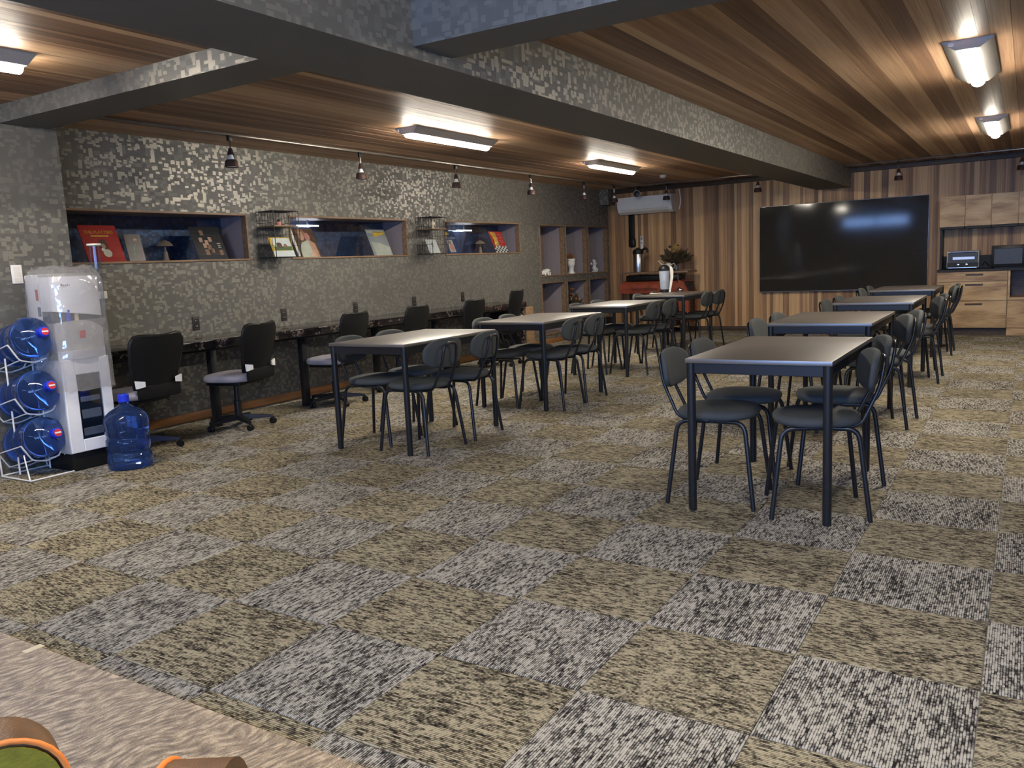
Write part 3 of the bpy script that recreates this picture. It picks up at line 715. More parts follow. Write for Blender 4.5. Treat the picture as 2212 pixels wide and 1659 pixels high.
sleeve('record_sleeve', .345, 'bright red record sleeve with gold lettering in the nearest niche', M['print_red'], d1)
def d2(P, Rr, Tx, w, h):
    for (x, y, s) in ((-.045, .26, .024), (-.075, .19, .022), (-.02, .165, .022), (.025, .195, .022), (-.05, .135, .022), (-.005, .12, .024), (-.045, .07, .026), (.02, .085, .02), (.105, .065, .024)):
        Rr('photo', x-s*.8, x+s*.8, y-s, y+s, M['print_photo' if s != .022 else 'print_skin'])
    for y, a in ((.155, .018), (.135, .012), (.118, .016)): Rr('caption', .105-a, .105+a, y-.004, y+.004, M['print_white'])
sleeve('record_sleeve', 1.37, 'black record sleeve with small scattered portraits', M['print_black'], d2)
def d3(P, Rr, Tx, w, h):
    Rr('picture', -w/2+.03, w/2, .0, h, M['print_brown']); P('figure', [(-.10, .0), (.11, .0), (.10, .12), (.04, .19), (-.05, .16), (-.1, .1)], M['print_pale'], .0013)
    P('figure', superpoly(.038, .052, 2, 16, -.03, .235), M['print_skin'], .0019); P('figure', superpoly(.055, .045, 2, 14, -.025, .275), M['print_photo'], .0013)
    P('figure', superpoly(.036, .045, 2, 14, .05, .225), M['print_pink'], .0013); P('figure', [(.06, .05), (.11, .0), (.14, .0), (.13, .15), (.05, .2)], M['print_skin'], .002)
    P('figure', [(.02, .02), (.09, .0), (.11, .025), (.05, .05)], M['print_skin'], .0026); Rr('border', -w/2, -w/2+.03, 0, h, M['print_white'])
sleeve('record_sleeve', 2.56, 'record sleeve with a photo of an embracing couple', M['print_white'], d3)
def d4(P, Rr, Tx, w, h):
    P('letters', [(-.05, .225), (.14, .265), (.15, .295), (-.06, .295)], M['print_yellow']); P('shine', [(-.12, .0), (.15, .0), (.155, .1), (.02, .15), (-.13, .17)], M['print_pale']); Rr('sheet', -.15, .13, .28, .30, M['print_pale'])
sleeve('record_sleeve', 3.71, 'grey record sleeve with slanted yellow lettering under film', M['print_grey'], d4)
def d5(P, Rr, Tx, w, h):
    P('seal', superpoly(.04, .022, 2, 16, 0, .275), M['print_yellow']); Tx('The Three Suns', 0, .205, .045, M['print_cream'])
    Rr('picture', -.06, .06, .02, .19, M['print_pale']); P('figure', superpoly(.045, .055, 2, 14, .005, .085), M['print_pink'], .0013); P('figure', superpoly(.016, .022, 2, 12, -.005, .155), M['print_brown'], .0013)
sleeve('record_sleeve', 5.08, 'dark blue record sleeve with a red-dressed figure', M['print_blue'], d5)
def d6(P, Rr, Tx, w, h):
    n = 8
    for i in range(n):
        for j in range(4):
            a = -w/2+w*i/n; Rr('square', a, a+w/n, j*.024, j*.024+.024, M['print_black' if (i+j) % 2 else 'print_white'])
    P('leg', [(-.12, .10), (-.06, .10), (-.03, .2), (-.06, .31), (-.14, .31), (-.1, .2)], M['print_yellow']); P('leg', [(-.06, .1), (-.01, .1), (.0, .2), (-.01, .31), (-.05, .31), (-.04, .2)], M['print_skin'])
    for y in (.26, .22, .18, .15): Rr('caption', .03, .12, y, y+.01, M['print_pink'])
sleeve('record_sleeve', 6.24, 'red record sleeve with black and white checkerboard foot', M['print_red'], d6)
# grey print standing behind the red sleeve
def d0(P, Rr, Tx, w, h): P('branch', [(-.03, .02), (-.02, .02), (.0, .12), (.03, .17), (-.01, .13)], M['print_green']); P('branch', superpoly(.02, .012, 2, 10, .02, .19), M['print_photo'])
sleeve('art_print', .80, 'small grey print standing behind the red sleeve', M['print_brown'], d0, 'print', .15, .24, XL-.19, ZN, 14, None)
# ---- mushroom lamps
for (y, l) in ((1.19, 'small mushroom table lamp in the nearest niche'), (6.17, 'small mushroom table lamp in the far niche')):
    t = thing('mushroom_lamp', l, 'table lamp', (XL-.25, y, ZN), 0, 'mushroom lamps in the niches')
    t.scale = (.8, .8, .88)
    MB().lathe([(.035, 0), (.036, .01), (.028, .04), (.022, .09), (.010, .10), (.008, .15)], 16).build('base', M['lamp_shade'], t)
    MB().lathe([(.085, .148), (.078, .165), (.05, .19), (.012, .205), (0, .206)], 20).build('shade', M['lamp_shade'], t, 50)
# ================================================================== WIRE BASKETS
def basket(y0, label):
    t = thing('wire_basket', label, 'wire shelf', (XL, y0, 1.40), 0, 'black wire wall shelves'); d, w, h = .235, .315, .43; r = .0018
    def grid(nm, f, us, vs_):
        m = MB()
        for u in us: m.tube([f(u, vs_[0]), f(u, vs_[-1])], r, 5)
        for v in vs_: m.tube([f(us[0], v), f(us[-1], v)], r, 5)
        m.build(nm, M['black_metal'], t, 60)
    ls = lambda a, b, n: [a+(b-a)*i/n for i in range(n+1)]
    grid('side_grid', lambda u, v: (u, 0, v), ls(.006, d, 6), ls(0, h, 4)); grid('side_grid', lambda u, v: (u, w, v), ls(.006, d, 6), ls(0, h, 4))
    grid('back_grid', lambda u, v: (.006, u, v), ls(0, w, 9), ls(0, h, 4)); grid('top_grid', lambda u, v: (u, v, h), ls(.006, d, 7), ls(0, w, 9)); grid('bottom_grid', lambda u, v: (u, v, 0), ls(.006, d, 7), ls(0, w, 9))
    m = MB()
    for yy in (0, w):
        m.tube(fillet([(.006, yy, 0), (d, yy, 0), (d, yy, h), (.006, yy, h)], .015, 3), .0035, 6)
    for z in (0, h): m.tube([(d, 0, z), (d, w, z)], .0035, 6)
    m.build('rim_wire', M['black_metal'], t, 60)
    MB().rbox(.01, d-.002, .004, w-.004, .283, .295, .002, 1).build('shelf_board', M['frame_wood'], t)
    return t
basket(2.02, 'black wire wall shelf left of the middle niche'); basket(4.44, 'black wire wall shelf left of the far niche')
t = thing('ink_bottle', 'small coral bottle with a black top on the nearer wire shelf', 'bottle', (XL+.16, 2.15, 1.40+.2952))
MB().lathe([(.022, 0), (.025, .005), (.025, .03), (.012, .038)], 16).build('body', M['print_pink'], t); MB().lathe([(.012, .036), (.014, .04), (.012, .058), (.0, .06)], 12).build('cap', M['plastic_black'], t)
t = thing('glass_ornament', 'pale small ornament on the farther wire shelf', 'ornament', (XL+.15, 4.58, 1.40+.2952))
MB().lathe([(.02, 0), (.022, .01), (.012, .025), (.025, .045), (.026, .075), (.012, .085), (.0, .09)], 14).build('body', M['print_cream'], t); MB().lathe([(.0265, .05), (.0265, .068)], 14, cap=False).build('band', M['print_white'], t)
def b1(P, Rr, Tx, w, h):
    Rr('picture', -w/2+.03, w/2-.01, .065, h-.01, M['print_white']); Rr('field', -w/2+.03, w/2-.01, .065, .105, M['print_green'], .0012)
    P('figure', superpoly(.035, .03, 3, 10, -.03, .115), M['print_brown'], .0018); P('figure', superpoly(.022, .02, 2, 10, .045, .112), M['print_photo'], .0018); Rr('band', -w/2, w/2, 0, .06, M['print_white'])
sleeve('picture_book', 2.045, 'yellow-edged picture book in the nearer wire shelf', M['print_yellow'], b1, 'book', .26, .20, XL+.19, 1.404, 22, None)
def b2(P, Rr, Tx, w, h):
    P('portrait', superpoly(.022, .03, 2, 14, 0, .11), M['print_photo']); P('portrait', superpoly(.012, .018, 2, 12, 0, .105), M['print_white'], .0013); Rr('band', -.09, .09, 0, .012, M['print_cream'])
sleeve('picture_book', 4.48, 'cream book with a small portrait in the farther wire shelf', M['print_white'], b2, 'book', .20, .18, XL+.17, 1.404, 22, None)

# ================================================================== THINGS IN THE SHELF NICHES
ZS = 1.02+.018
t = thing('animal_figurine', 'white crouching animal figurine in the upper left shelf niche', 'figurine', (XL-.06, 7.66, ZS))
b = MB(); b.ball((0, .03, .06), (.045, .085, .042), 14, 9); b.ball((0, -.075, .042), (.034, .05, .034), 12, 8); b.ball((.0, -.11, .03), (.02, .024, .018), 10, 6)
for sy in (.08, .02, -.06): b.tube([(.025, sy, .04), (.03, sy-.012, .0)], [.016, .012], 8)
b.build('body', M['plaster_white'], t, 60)
for sx in (-1, 1): MB().ball((sx*.018, -.02, .082), (.01, .045, .012), 10, 6).build('ear', M['plaster_white'], t, 60)
MB().ball((.042, .045, .062), (.006, .03, .008), 8, 5).build('dark_patch', M['print_brown'], t, 60)
t = thing('head_planter', 'white sculpted head planter with a brown dried bloom', 'planter', (XL-.09, 8.55, ZS))
b = MB(); b.lathe([(.06, 0), (.062, .006), (.045, .03), (.038, .075), (.05, .10)], 18); b.ball((0, 0, .165), (.058, .075, .078), 18, 12); b.lathe([(.055, .19), (.068, .205), (.07, .235), (.058, .24)], 18)
b.tube([(0, .07, .175), (0, .092, .155), (0, .074, .148)], [.008, .013, .008], 8); b.ball((.03, .062, .175), .01, 8, 6); b.ball((-.03, .062, .175), .01, 8, 6); b.ball((0, .068, .125), (.02, .012, .006), 8, 5); b.ball((0, .066, .112), (.017, .012, .006), 8, 5)
for sx in (-1, 1): b.ball((sx*.058, 0, .165), (.008, .016, .022), 8, 6)
b.build('head', M['plaster_white'], t, 60); b = MB(); rr = random.Random(3)
for k in range(60):
    a = rr.uniform(0, 2*PI); e = rr.uniform(0, PI/2); d = Vector((math.cos(a)*math.cos(e), math.sin(a)*math.cos(e), math.sin(e))); p = Vector((0, -.01, .245)); b.tube([p, p+d*.05, p+d*.085], [.006, .011, .003], 5)
b.build('dried_bloom', M['dry_brown'], t, 40)
t = thing('cherub_statue', 'small white cherub statue in the upper right shelf niche', 'statue', (XL-.09, 9.40, ZS)); b = MB()
b.lathe([(.05, 0), (.05, .012), (.042, .02)], 16); b.ball((0, 0, .06), (.036, .048, .045), 12, 8); b.ball((0, .0, .115), (.03, .034, .045), 12, 8); b.ball((0, .005, .178), (.026, .028, .030), 12, 8); b.ball((-.005, -.004, .192), (.026, .028, .022), 10, 6)
for sy in (-1, 1):
    b.tube([(0, sy*.03, .14), (.02, sy*.055, .125), (.035, sy*.02, .15)], [.012, .011, .009], 7); b.tube([(.0, sy*.025, .06), (.035, sy*.04, .05), (.045, sy*.028, .015)], [.018, .017, .012], 7)
    b.ball((-.03, sy*.05, .14), (.008, .034, .022), 8, 6)
b.build('figure', M['plaster_white'], t, 60)
def bouquet(parent, leaves, blooms, base, rr, spread=.12, h=.25, leafmat='dry_leaf', bloommat='dry_brown'):
    b = MB(); st = MB()
    for k in range(leaves):
        a = rr.uniform(0, 2*PI); e = rr.uniform(.35, 1.25); L = rr.uniform(.6, 1)*h; d = Vector((math.cos(a)*math.cos(e)*spread/h*2, math.sin(a)*math.cos(e)*spread/h*2, math.sin(e))).normalized()
        p0 = Vector(base); p1 = p0+d*L*.45; p2 = p0+d*L; st.tube([p0, p1], .0025, 4); s_ = d.cross(Vector((rr.uniform(-1, 1), rr.uniform(-1, 1), .2))).normalized()*rr.uniform(.015, .035); nn = d.cross(s_).normalized()*.006; mid = (p1+p2)/2
        b.add([p1, mid+s_+nn, p2, mid-s_+nn, mid-nn], [(0, 1, 4), (1, 2, 4), (2, 3, 4), (3, 0, 4)])
    b.build('leaves', M[leafmat], parent, 0)['kind'] = 'stuff'; st.build('stems', M['dry_leaf'], parent, 40)['kind'] = 'stuff'; f = MB()
    for k in range(blooms):
        a = rr.uniform(0, 2*PI); p = Vector(base)+Vector((math.cos(a)*rr.uniform(0, spread), math.sin(a)*rr.uniform(0, spread), h*rr.uniform(.45, 1))); q = rr.uniform(.012, .026); f.ball(p, (q, q, q*.85), 8, 6)
    f.build('blooms', M[bloommat], parent, 60)['kind'] = 'stuff'
t = thing('dried_flowers', 'dried flowers in a pot in the lower middle shelf niche', 'dried flowers', (XL-.12, 8.60, .135+.018))
MB().lathe([(.05, 0), (.07, .1), (.075, .22), (.066, .22), (.06, .1)], 18).build('pot', M['print_brown'], t); bouquet(t, 26, 16, (0, 0, .22), random.Random(8), .10, .42, 'dry_leaf', 'dry_brown')
b = MB(); rr = random.Random(4)
for k in range(26): b.ball((rr.uniform(-.04, .08), rr.uniform(-.19, -.08) if k % 2 else rr.uniform(.05, .17), .33+rr.uniform(0, .16)), .009, 6, 4)
b.build('pale_buds', M['print_cream'], t, 60)['kind'] = 'stuff'

# ================================================================== PIER: SWITCH; WATER DISPENSER, RACK, BOTTLES
t = thing('wall_switch', 'white light switch plate on the mosaic pier', 'switch', (-5.69, -.478, 1.318)); MB().rbox(0, .008, -.036, .036, -.062, .062, .004).build('plate', M['white_plastic'], t)
for z in (-.036, 0, .036): MB().rbox(.008, .011, -.022, .022, z-.014, z+.014, .0015, 1).build('rocker', M['cream_plastic'], t)
t = thing('water_dispenser', 'white and silver water dispenser wrapped in clear plastic film', 'water dispenser', (-5.26, -.335, 0))   # front faces +X, local front at x=0
MB().rbox(-.30, -.01, -.155, .155, 0, .115, .012).build('base', M['plastic_black'], t)
MB().rbox(-.31, -.012, -.165, .165, .115, .78, .008).build('lower_cabinet', M['silver_panel'], t)
fr = MB()       # front frame with display window
for bx in ((-.165, -.075, .12, .72), (.09, .165, .12, .72), (-.075, .09, .12, .20), (-.075, .09, .62, .72)): fr.rbox(-.012, .008, bx[0], bx[1], bx[2], bx[3], .004, 1)
fr.build('front_frame', M['white_glossy'], t)
MB().box(-.011, -.006, -.075, .09, .20, .62).build('display_recess', M['plastic_black'], t, 0)
b = MB()
for z, hh in ((.22, .05), (.33, .06), (.44, .035)): b.rbox(-.006, .004, -.06, .075, z, z+hh, .004, 1)
b.build('display_tray', M['print_grey'], t)
MB().box(.0045, .006, -.075, .09, .20, .62).build('window_pane', M['clear_plastic'], t, 0)
MB().rbox(-.31, -.14, -.165, .165, .78, 1.265, .012).build('rear_tank', M['white_glossy'], t)
def bowf(y, d): return d*(1-(y/.165)**2)
def bowed(z0f, z1f, d0, mat, nm, back=-.139, n=14):
    m = MB(); vs = []; fs = []
    for i in range(n+1):
        y = -.165+.33*i/n; x = bowf(y, d0)-.02; vs += [(x, y, z0f(y)), (x, y, z1f(y)), (back, y, z0f(y)), (back, y, z1f(y))]
    for i in range(n):
        a = 4*i; c = a+4; fs += [(a, c, c+1, a+1), (a+2, a+3, c+3, c+2), (a+1, c+1, c+3, a+3), (a, a+2, c+2, c)]
    fs += [(0, 1, 3, 2), (4*n, 4*n+2, 4*n+3, 4*n+1)]; m.add(vs, fs); return m.build(nm, M[mat], t, 40)
bowed(lambda y: .72, lambda y: .775, .05, 'silver_panel', 'drip_tray')
bowed(lambda y: .775, lambda y: .965-.06*(y/.165)**2*(1 if y > 0 else .2), .028, 'tap_silver', 'tap_panel')
bowed(lambda y: .965, lambda y: 1.03, -.03, 'plastic_black', 'tap_recess')
bowed(lambda y: 1.03-.045*(y+.165)/.33-.03*math.sin((y+.165)/.33*PI)*0, lambda y: 1.245, .05, 'white_glossy', 'top_cover')
bowed(lambda y: 1.246, lambda y: 1.262, .02, 'print_grey', 'lid_rim')
for yy in (-.075, -.02): MB().lathe([(.014, 0), (.014, .05), (.02, .055), (.02, .07)], 12, T(.0, yy, .965)).build('tap', M['cap_blue' if yy < -.05 else 'print_cream'], t)
MB().box(.012, .0135, -.02, .02, .85, .90).build('red_notice', M['sticker_red'], t, 0)
b = MB()
for (x, z, w_, h_) in ((-.19, 1.10, .03, .07),): b.box(x, x+w_, -.1668, -.1655, z, z+h_)
b.build('red_label', M['sticker_red'], t, 0); MB().box(-.185, -.15, -.1668, -.1655, 1.0, 1.06).build('blue_label', M['print_blue'], t, 0); MB().box(-.155, -.143, -.167, -.1655, 1.08, 1.2).build('white_label', M['sticker_white'], t, 0)
MB().ball((-.18, -.168, .93), (.035, .006, .035), 14, 8).build('side_knob', M['plastic_black'], t, 60)
b = MB()
for k, (w_, h_) in enumerate(((.012, .014), (.010, .009), (.011, .009), (.006, .013), (.010, .009), (.012, .009))): b.box(.0235, .0245, -.115+k*.014, -.115+k*.014+w_, 1.185, 1.185+h_)
b.build('lettering', M['print_grey'], t, 0)
t.scale = (1, 1, 1.035)
# cup tube
MB().tube([(-.06, .195, .98), (-.06, .195, 1.44)], .034, 18, cap=False).build('cup_tube', M['clear_plastic'], t, 60); MB().lathe([(.0, .012), (.044, .01), (.046, 0), (.036, -.006)], 18, T(-.06, .195, 1.44)).build('tube_lid', M['cream_plastic'], t)
MB().rbox(-.09, -.03, .165, .235, 1.09, 1.14, .006).build('tube_holder', M['cream_plastic'], t)
# film
rr = random.Random(21); b = MB(); n, k = 40, 16; vs = []; fs = []
for i in range(k+1):
    z = .52+(1.30-.52)*i/k; tp = max(0, (z-1.235)/.065)
    for j in range(n):
        w_ = 2*PI*j/n; c, s_ = math.cos(w_), math.sin(w_); e = 4.5
        x = -.135+(.205-.05*tp)*math.copysign(abs(c)**(2/e), c); y = (.19-.05*tp)*math.copysign(abs(s_)**(2/e), s_)
        jn = .006*math.sin(j*2.3+i*.9)+.004*rr.uniform(-1, 1); vs.append((x+jn*c, y+jn*s_, z+.006*math.sin(j*1.7)*(1+2*tp)))
for i in range(k):
    for j in range(n): fs.append((i*n+j, i*n+(j+1) % n, (i+1)*n+(j+1) % n, (i+1)*n+j))
fs.append(tuple(k*n+j for j in range(n))); b.add(vs, fs); b.build('plastic_wrap', M['plastic_film'], t, 70)
# bottles
def make_bottle():
    t = thing('water_bottle', '', 'water bottle')
    MB().lathe([(0, .004), (.11, 0), (.128, .006), (.132, .02), (.132, .085), (.124, .095), (.124, .12), (.131, .13), (.131, .185), (.124, .195), (.124, .215), (.131, .225), (.131, .275), (.134, .285), (.133, .31), (.122, .335), (.09, .365), (.045, .392), (.030, .402), (.028, .425)], 36).build('bottle_body', M['water_blue'], t, 50)
    MB().lathe([(.030, .418), (.033, .42), (.033, .462), (.028, .468), (0, .468)], 24).build('cap', M['cap_blue'], t)
    return t
BT = make_bottle(); tag(BT, 'blue five-gallon water bottle standing on the carpet by the dispenser', 'water bottle', 'blue water bottles'); BT.location = (-5.035, -.235, 0); BT.scale = (1.06, 1.06, 1.06)
MB().rbox(.124, .150, -.03, .03, .13, .26, .012).build('handle', M['water_blue'], BT)
rk = thing('bottle_rack', 'white wire rack holding three lying blue bottles', 'rack', (-5.30, -.605, 0))
TILT = math.radians(14)
for (z, l) in ((.945, 'blue bottle on the top tier of the white rack'), (.60, 'blue bottle on the middle tier of the white rack'), (.292, 'blue bottle on the bottom tier of the white rack')):
    b_ = thing('water_bottle', l, 'water bottle', (0, 0, 0), 0, 'blue water bottles')
    for ch in list(BT.children):
        if ch.name.startswith('handle'): continue
        c = ch.copy(); COL.objects.link(c); c.parent = b_
    MB().lathe([(0, .4685), (.024, .4686), (.024, .4700), (0, .4702)], 20).build('cap_sticker', M['sticker_red'], b_)
    MB().box(-.005, .005, -.02, .02, .4702, .4708).build('sticker_stripe', M['sticker_white'], b_, 0)
    Mx = T(-5.22, -.605, z) @ R(PI/2-TILT, 'Y') @ T(0, 0, -.45); b_.matrix_world = Mx
    # cradle
    cz = z-.135; p = []
    zz = lambda x, dz: z-(x)*math.tan(TILT)*-1+dz
    def cp(x, y, dz): return (x, y, z+x*math.tan(TILT)-.05+dz)
    front = [cp(-.085, -.145, .0), cp(-.085, -.085, -.105), cp(-.085, .0, -.128), cp(-.085, .09, -.11), cp(-.085, .15, .0)]
    back = [(q[0]-.30, q[1], q[2]-.30*math.tan(TILT)) for q in front]
    m = MB(); m.tube(fillet(front, .02, 3), .0055, 7); m.tube(fillet(back, .02, 3), .0055, 7)
    for i in (0, 1, 3, 4): m.tube([front[i], back[i]], .0045, 7)
    m.build('cradle', M['white_wire'], rk, 60)
    for yy in (-.10, .10): MB().tube([(-.23, yy, z-.135-.03), (-.23, yy, max(0.01, z-.345))], .006, 7).build('upright', M['white_wire'], rk, 60)
MB().tube(fillet([(.02, -.17, .006), (.02, .145, .006), (-.34, .145, .006), (-.34, -.17, .006), (.02, -.165, .006)], .02, 3), .006, 7).build('foot_frame', M['white_wire'], rk, 60)
for yy in (-.17, .145): MB().tube([(.02, yy, .008), (-.10, yy*.75, .155)], .005, 7).build('foot_brace', M['white_wire'], rk, 60)
for yy in (-.15, .15): MB().tube([(-.36, yy, .006), (-.39, yy, .90)], .006, 7).build('upright', M['white_wire'], rk, 60)
# ================================================================== TELEVISION, AIR CONDITIONER, PIPE, REMOTE
t = thing('television', 'very large black wall television with a bluish window reflection', 'television', (-2.34, YB-.002, .61)); a, h = 1.19, 1.325
MB().rbox(-a, a, -.075, -.04, 0, h, .004, 1).build('bezel', M['tv_bezel'], t); MB().box(-a+.006, a-.006, -.0765, -.0755, .012, h-.006).build('screen', M['tv_screen'], t, 0); MB().box(-.5, .5, -.04, 0, .3, 1.0).build('wall_mount', M['plastic_black'], t, 0)
t = thing('air_conditioner', 'white wall air conditioner high on the plank wall', 'air conditioner', (-5.39, YB-.004, 1.97)); w = .47
prof = [(0, .0), (-.13, .0), (-.19, .035), (-.225, .11), (-.235, .20), (-.23, .275), (-.02, .285), (0, .285)]; Mx = Matrix(((0, 0, 1, -w), (1, 0, 0, 0), (0, 1, 0, 0), (0, 0, 0, 1)))
MB().prism(prof, 2*w, Mx).build('body', M['white_plastic'], t, 30); MB().prism([(-.14, .008), (-.192, .04), (-.21, .075), (-.214, .073), (-.196, .036), (-.14, .004)], 2*w-.1, T(.05, 0, 0) @ Mx).build('louver', M['cream_plastic'], t, 30)
b = MB()
for sx in (-1, 1): b.prism(prof, .012, Matrix(((0, 0, 1, -w-.012 if sx < 0 else w), (1.0, 0, 0, 0), (0, 1.0, 0, 0), (0, 0, 0, 1))))
b.build('end_cap', M['cream_plastic'], t, 30)
tag(MB().tube(cr([(-4.86, YB-.012, 2.34), (-4.84, YB-.012, 2.24), (-4.83, YB-.012, 2.12), (-4.86, YB-.012, 2.0)], 5), .008, 7).build('electric_cable', M['white_plastic']), 'white cable beside the right end of the air conditioner', 'cable')
t = thing('drain_pipe', 'black pipe cover hanging below the air conditioner', 'pipe', (-5.70, YB-.002, 1.42)); MB().rbox(-.048, .048, -.06, 0, .14, .55, .01).build('duct', M['plastic_black'], t); MB().rbox(-.055, .07, -.08, -.001, 0, .16, .036, 3).build('elbow', M['plastic_black'], t)
t = thing('remote_control', 'white remote control in a wall holder above the air pot', 'remote control', (-5.52, YB-.002, 1.38)); MB().rbox(-.028, .028, -.025, 0, 0, .07, .004).build('holder', M['plastic_black'], t)
rc = MB().rbox(-.026, .026, -.045, -.026, 0, .22, .005).build('handset', M['white_plastic'], t); MB().box(-.018, .018, -.0462, -.0452, .155, .205).build('display', M['print_grey'], rc, 0); MB().box(-.012, .012, -.0462, -.0452, .09, .12).build('button', M['print_grey'], rc, 0)
# ================================================================== TRACTOR CONSOLE
t = thing('tractor_console', 'console made of a red tractor hood with wooden top', 'console', (-5.11, 9.42, 0))
MB().rbox(-.60, .60, -.22, .22, .975, 1.005, .006).build('top', M['frame_wood'], t)
for (x, y) in ((-.56, -.17), (-.56, .17), (.42, -.17), (.42, .17)): MB().tube([(x, y, .80), (x, y, .976)], .012, 8).build('post', M['bronze'], t)
hood = [(-.19, .66), (-.21, .74), (-.20, .80), (-.15, .845), (0, .86), (.15, .845), (.20, .80), (.21, .74), (.19, .66)]
MB().prism(hood, 1.02, Matrix(((0, 0, 1, -.585), (1, 0, 0, 0), (0, 1, 0, 0), (0, 0, 0, 1)))).build('hood', M['red_paint'], t, 40)
MB().rbox(-.50, .40, -.14, .14, .86, .955, .02).build('fuel_tank', M['plastic_black'], t)
nose = [(.435, .86), (.50, .84), (.60, .66), (.60, .18), (.46, .16), (.42, .60)]
for y in (-.205, .125): MB().prism(nose, .08, Matrix(((1, 0, 0, 0), (0, 0, 1, y), (0, 1, 0, 0), (0, 0, 0, 1)))).build('nose_cheek', M['red_paint'], t, 30)
MB().box(.44, .585, -.124, .124, .2, .83).build('grille', M['plastic_black'], t, 0)
b = MB()
for z in [.24+.05*i for i in range(11)]: b.box(.585, .592, -.12, .12, z, z+.012)
b.build('grille_bar', M['bronze'], t, 0)
for y in (-.22, .22):
    hl = MB().ball((.47, y, .70), (.05, .05, .05), 16, 10).build('headlight', M['chrome'], t, 60); MB().lathe([(0, 0), (.042, .002), (.045, -.005)], 16, T(.515, y, .70) @ R(PI/2, 'Y')).build('lens', M['clear_plastic'], hl)
for x in (-.55, -.05): 
    for y in (-.15, .15): MB().rbox(x-.015, x+.015, y-.015, y+.015, 0, .70, .003, 1).build('leg', M['bronze'], t)
MB().rbox(-.55, .45, -.17, .17, .10, .125, .004, 1).build('lower_shelf', M['frame_wood'], t); MB().rbox(.0, .35, -.10, .10, .126, .50, .02).build('engine_block', M['dark_board'], t)
me = text_mesh('MASSEY FERGUSON', .05, M['print_black']); o = link('lettering', me, t); o.matrix_local = T(-.14, -.2115, .712) @ R(PI/2+.1, 'X')
tag(MB().rbox(-.13, .13, -.13, .13, 0, .30, .008).build('speaker_box', M['plastic_black'], loc=(-5.9, 8.95, 0)), 'black box speaker on the carpet in the back corner', 'speaker')
bpy.data.objects['speaker_box']; MB().ball((.02, -.131, .15), (.008, .004, .008), 8, 6).build('indicator_light', M['led_white'], bpy.data.objects['speaker_box'], 60)
ZT = 1.0052
t = thing('air_pot', 'steel pump air pot with black lid on the console', 'air pot', (-5.43, 9.40, ZT)); t.scale = (1.08, 1.08, 1.14); MB().lathe([(.075, 0), (.078, .01), (.078, .26), (.07, .275)], 24).build('body', M['steel'], t); MB().lathe([(.079, .26), (.085, .275), (.082, .31), (.05, .335), (0, .338)], 24).build('lid', M['plastic_black'], t)
MB().tube(cr([(.06, 0, .31), (.12, 0, .335), (.15, 0, .31), (.152, 0, .275)], 4), [.018]*13, 8).build('spout', M['plastic_black'], t, 60); MB().rbox(-.02, .02, -.03, .03, .335, .352, .006).build('pump_button', M['plastic_black'], t)
t = thing('dried_bouquet', 'dark dried bouquet in a glass vase on the console', 'dried flowers', (-4.80, 9.47, ZT)); MB().lathe([(.04, 0), (.055, .01), (.05, .09), (.06, .15)], 20, cap=False).build('vase', M['clear_plastic'], t, 50); bouquet(t, 60, 14, (0, 0, .10), random.Random(17), .24, .34, 'dry_leaf', 'dry_leaf')
b = MB(); rr = random.Random(9)
for k in range(40): b.ball((.0+rr.uniform(-.035, .035), rr.uniform(-.04, .04), .30+rr.uniform(0, .14)), rr.uniform(.008, .016), 6, 4)
b.build('yellow_bloom', M['dry_yellow'], t, 60)['kind'] = 'stuff'
t = thing('watering_can', 'small white watering can on the console behind the jug', 'watering can', (-4.87, 9.30, ZT)); MB().lathe([(.05, 0), (.052, .005), (.05, .11), (.04, .125), (.015, .135), (0, .136)], 20).build('body', M['cream_plastic'], t); MB().tube([(-.045, 0, .04), (-.12, 0, .12), (-.155, 0, .16)], [.014, .009, .007], 8).build('spout', M['cream_plastic'], t, 60)
MB().lathe([(.007, 0), (.02, .014), (.0, .016)], 12, T(-.155, 0, .16) @ R(-.8, 'Y')).build('rose', M['cream_plastic'], t); MB().tube([(-.05, 0, .105), (-.135, 0, .125)], .004, 6).build('brace', M['cream_plastic'], t, 60); MB().tube(cr([(.045, 0, .1), (.1, 0, .12), (.115, 0, .07), (.05, 0, .03)], 5), .005, 7).build('handle', M['cream_plastic'], t, 60)
tag(MB().rbox(-.10, .10, -.05, .05, 0, .018, .004).build('wooden_tray', M['frame_wood'], loc=(-4.62, 9.42, ZT)), 'small dark wooden tray at the right end of the console', 'tray')
# ---- clear jug on the last left table
t = thing('drink_dispenser', 'clear water jug with black lid and white back on the last left table', 'jug', (-4.215, 7.45, .7502), math.radians(32))
MB().lathe([(.055, .0), (.062, .004), (.062, .035), (.05, .045)], 22).build('foot', M['plastic_black'], t); MB().lathe([(.056, .04), (.060, .06), (.075, .29), (.072, .30)], 24, cap=False).build('tank', M['jug_clear'], t, 50); MB().lathe([(.047, .05), (.06, .26), (0, .26)], 20).build('water', M['jug_clear'], t, 50)
MB().lathe([(.078, .295), (.08, .31), (.07, .345), (.04, .372), (0, .38)], 24).build('lid', M['plastic_black'], t)
MB().prism([(.05, .0), (.075, .0), (.115, .20), (.118, .29), (.10, .345), (.075, .36), (.07, .3), (.078, .2)], .07, Matrix(((1, 0, 0, 0), (0, 0, 1, -.035), (0, 1, 0, 0), (0, 0, 0, 1)))).build('back_shell', M['cream_plastic'], t, 40)
MB().tube([(0, 0, .05), (0, 0, .12)], .012, 8).build('float', M['white_plastic'], t)
t = thing('spoon', 'small cream spoon lying on the last left table', 'spoon', (-4.19, 7.05, .7505), .3); MB().tube([(-.08, 0, .004), (.05, 0, .004)], .004, 6).build('handle', M['print_cream'], t, 60); MB().ball((.065, 0, .006), (.022, .015, .005), 10, 6).build('bowl', M['print_cream'], t, 60)
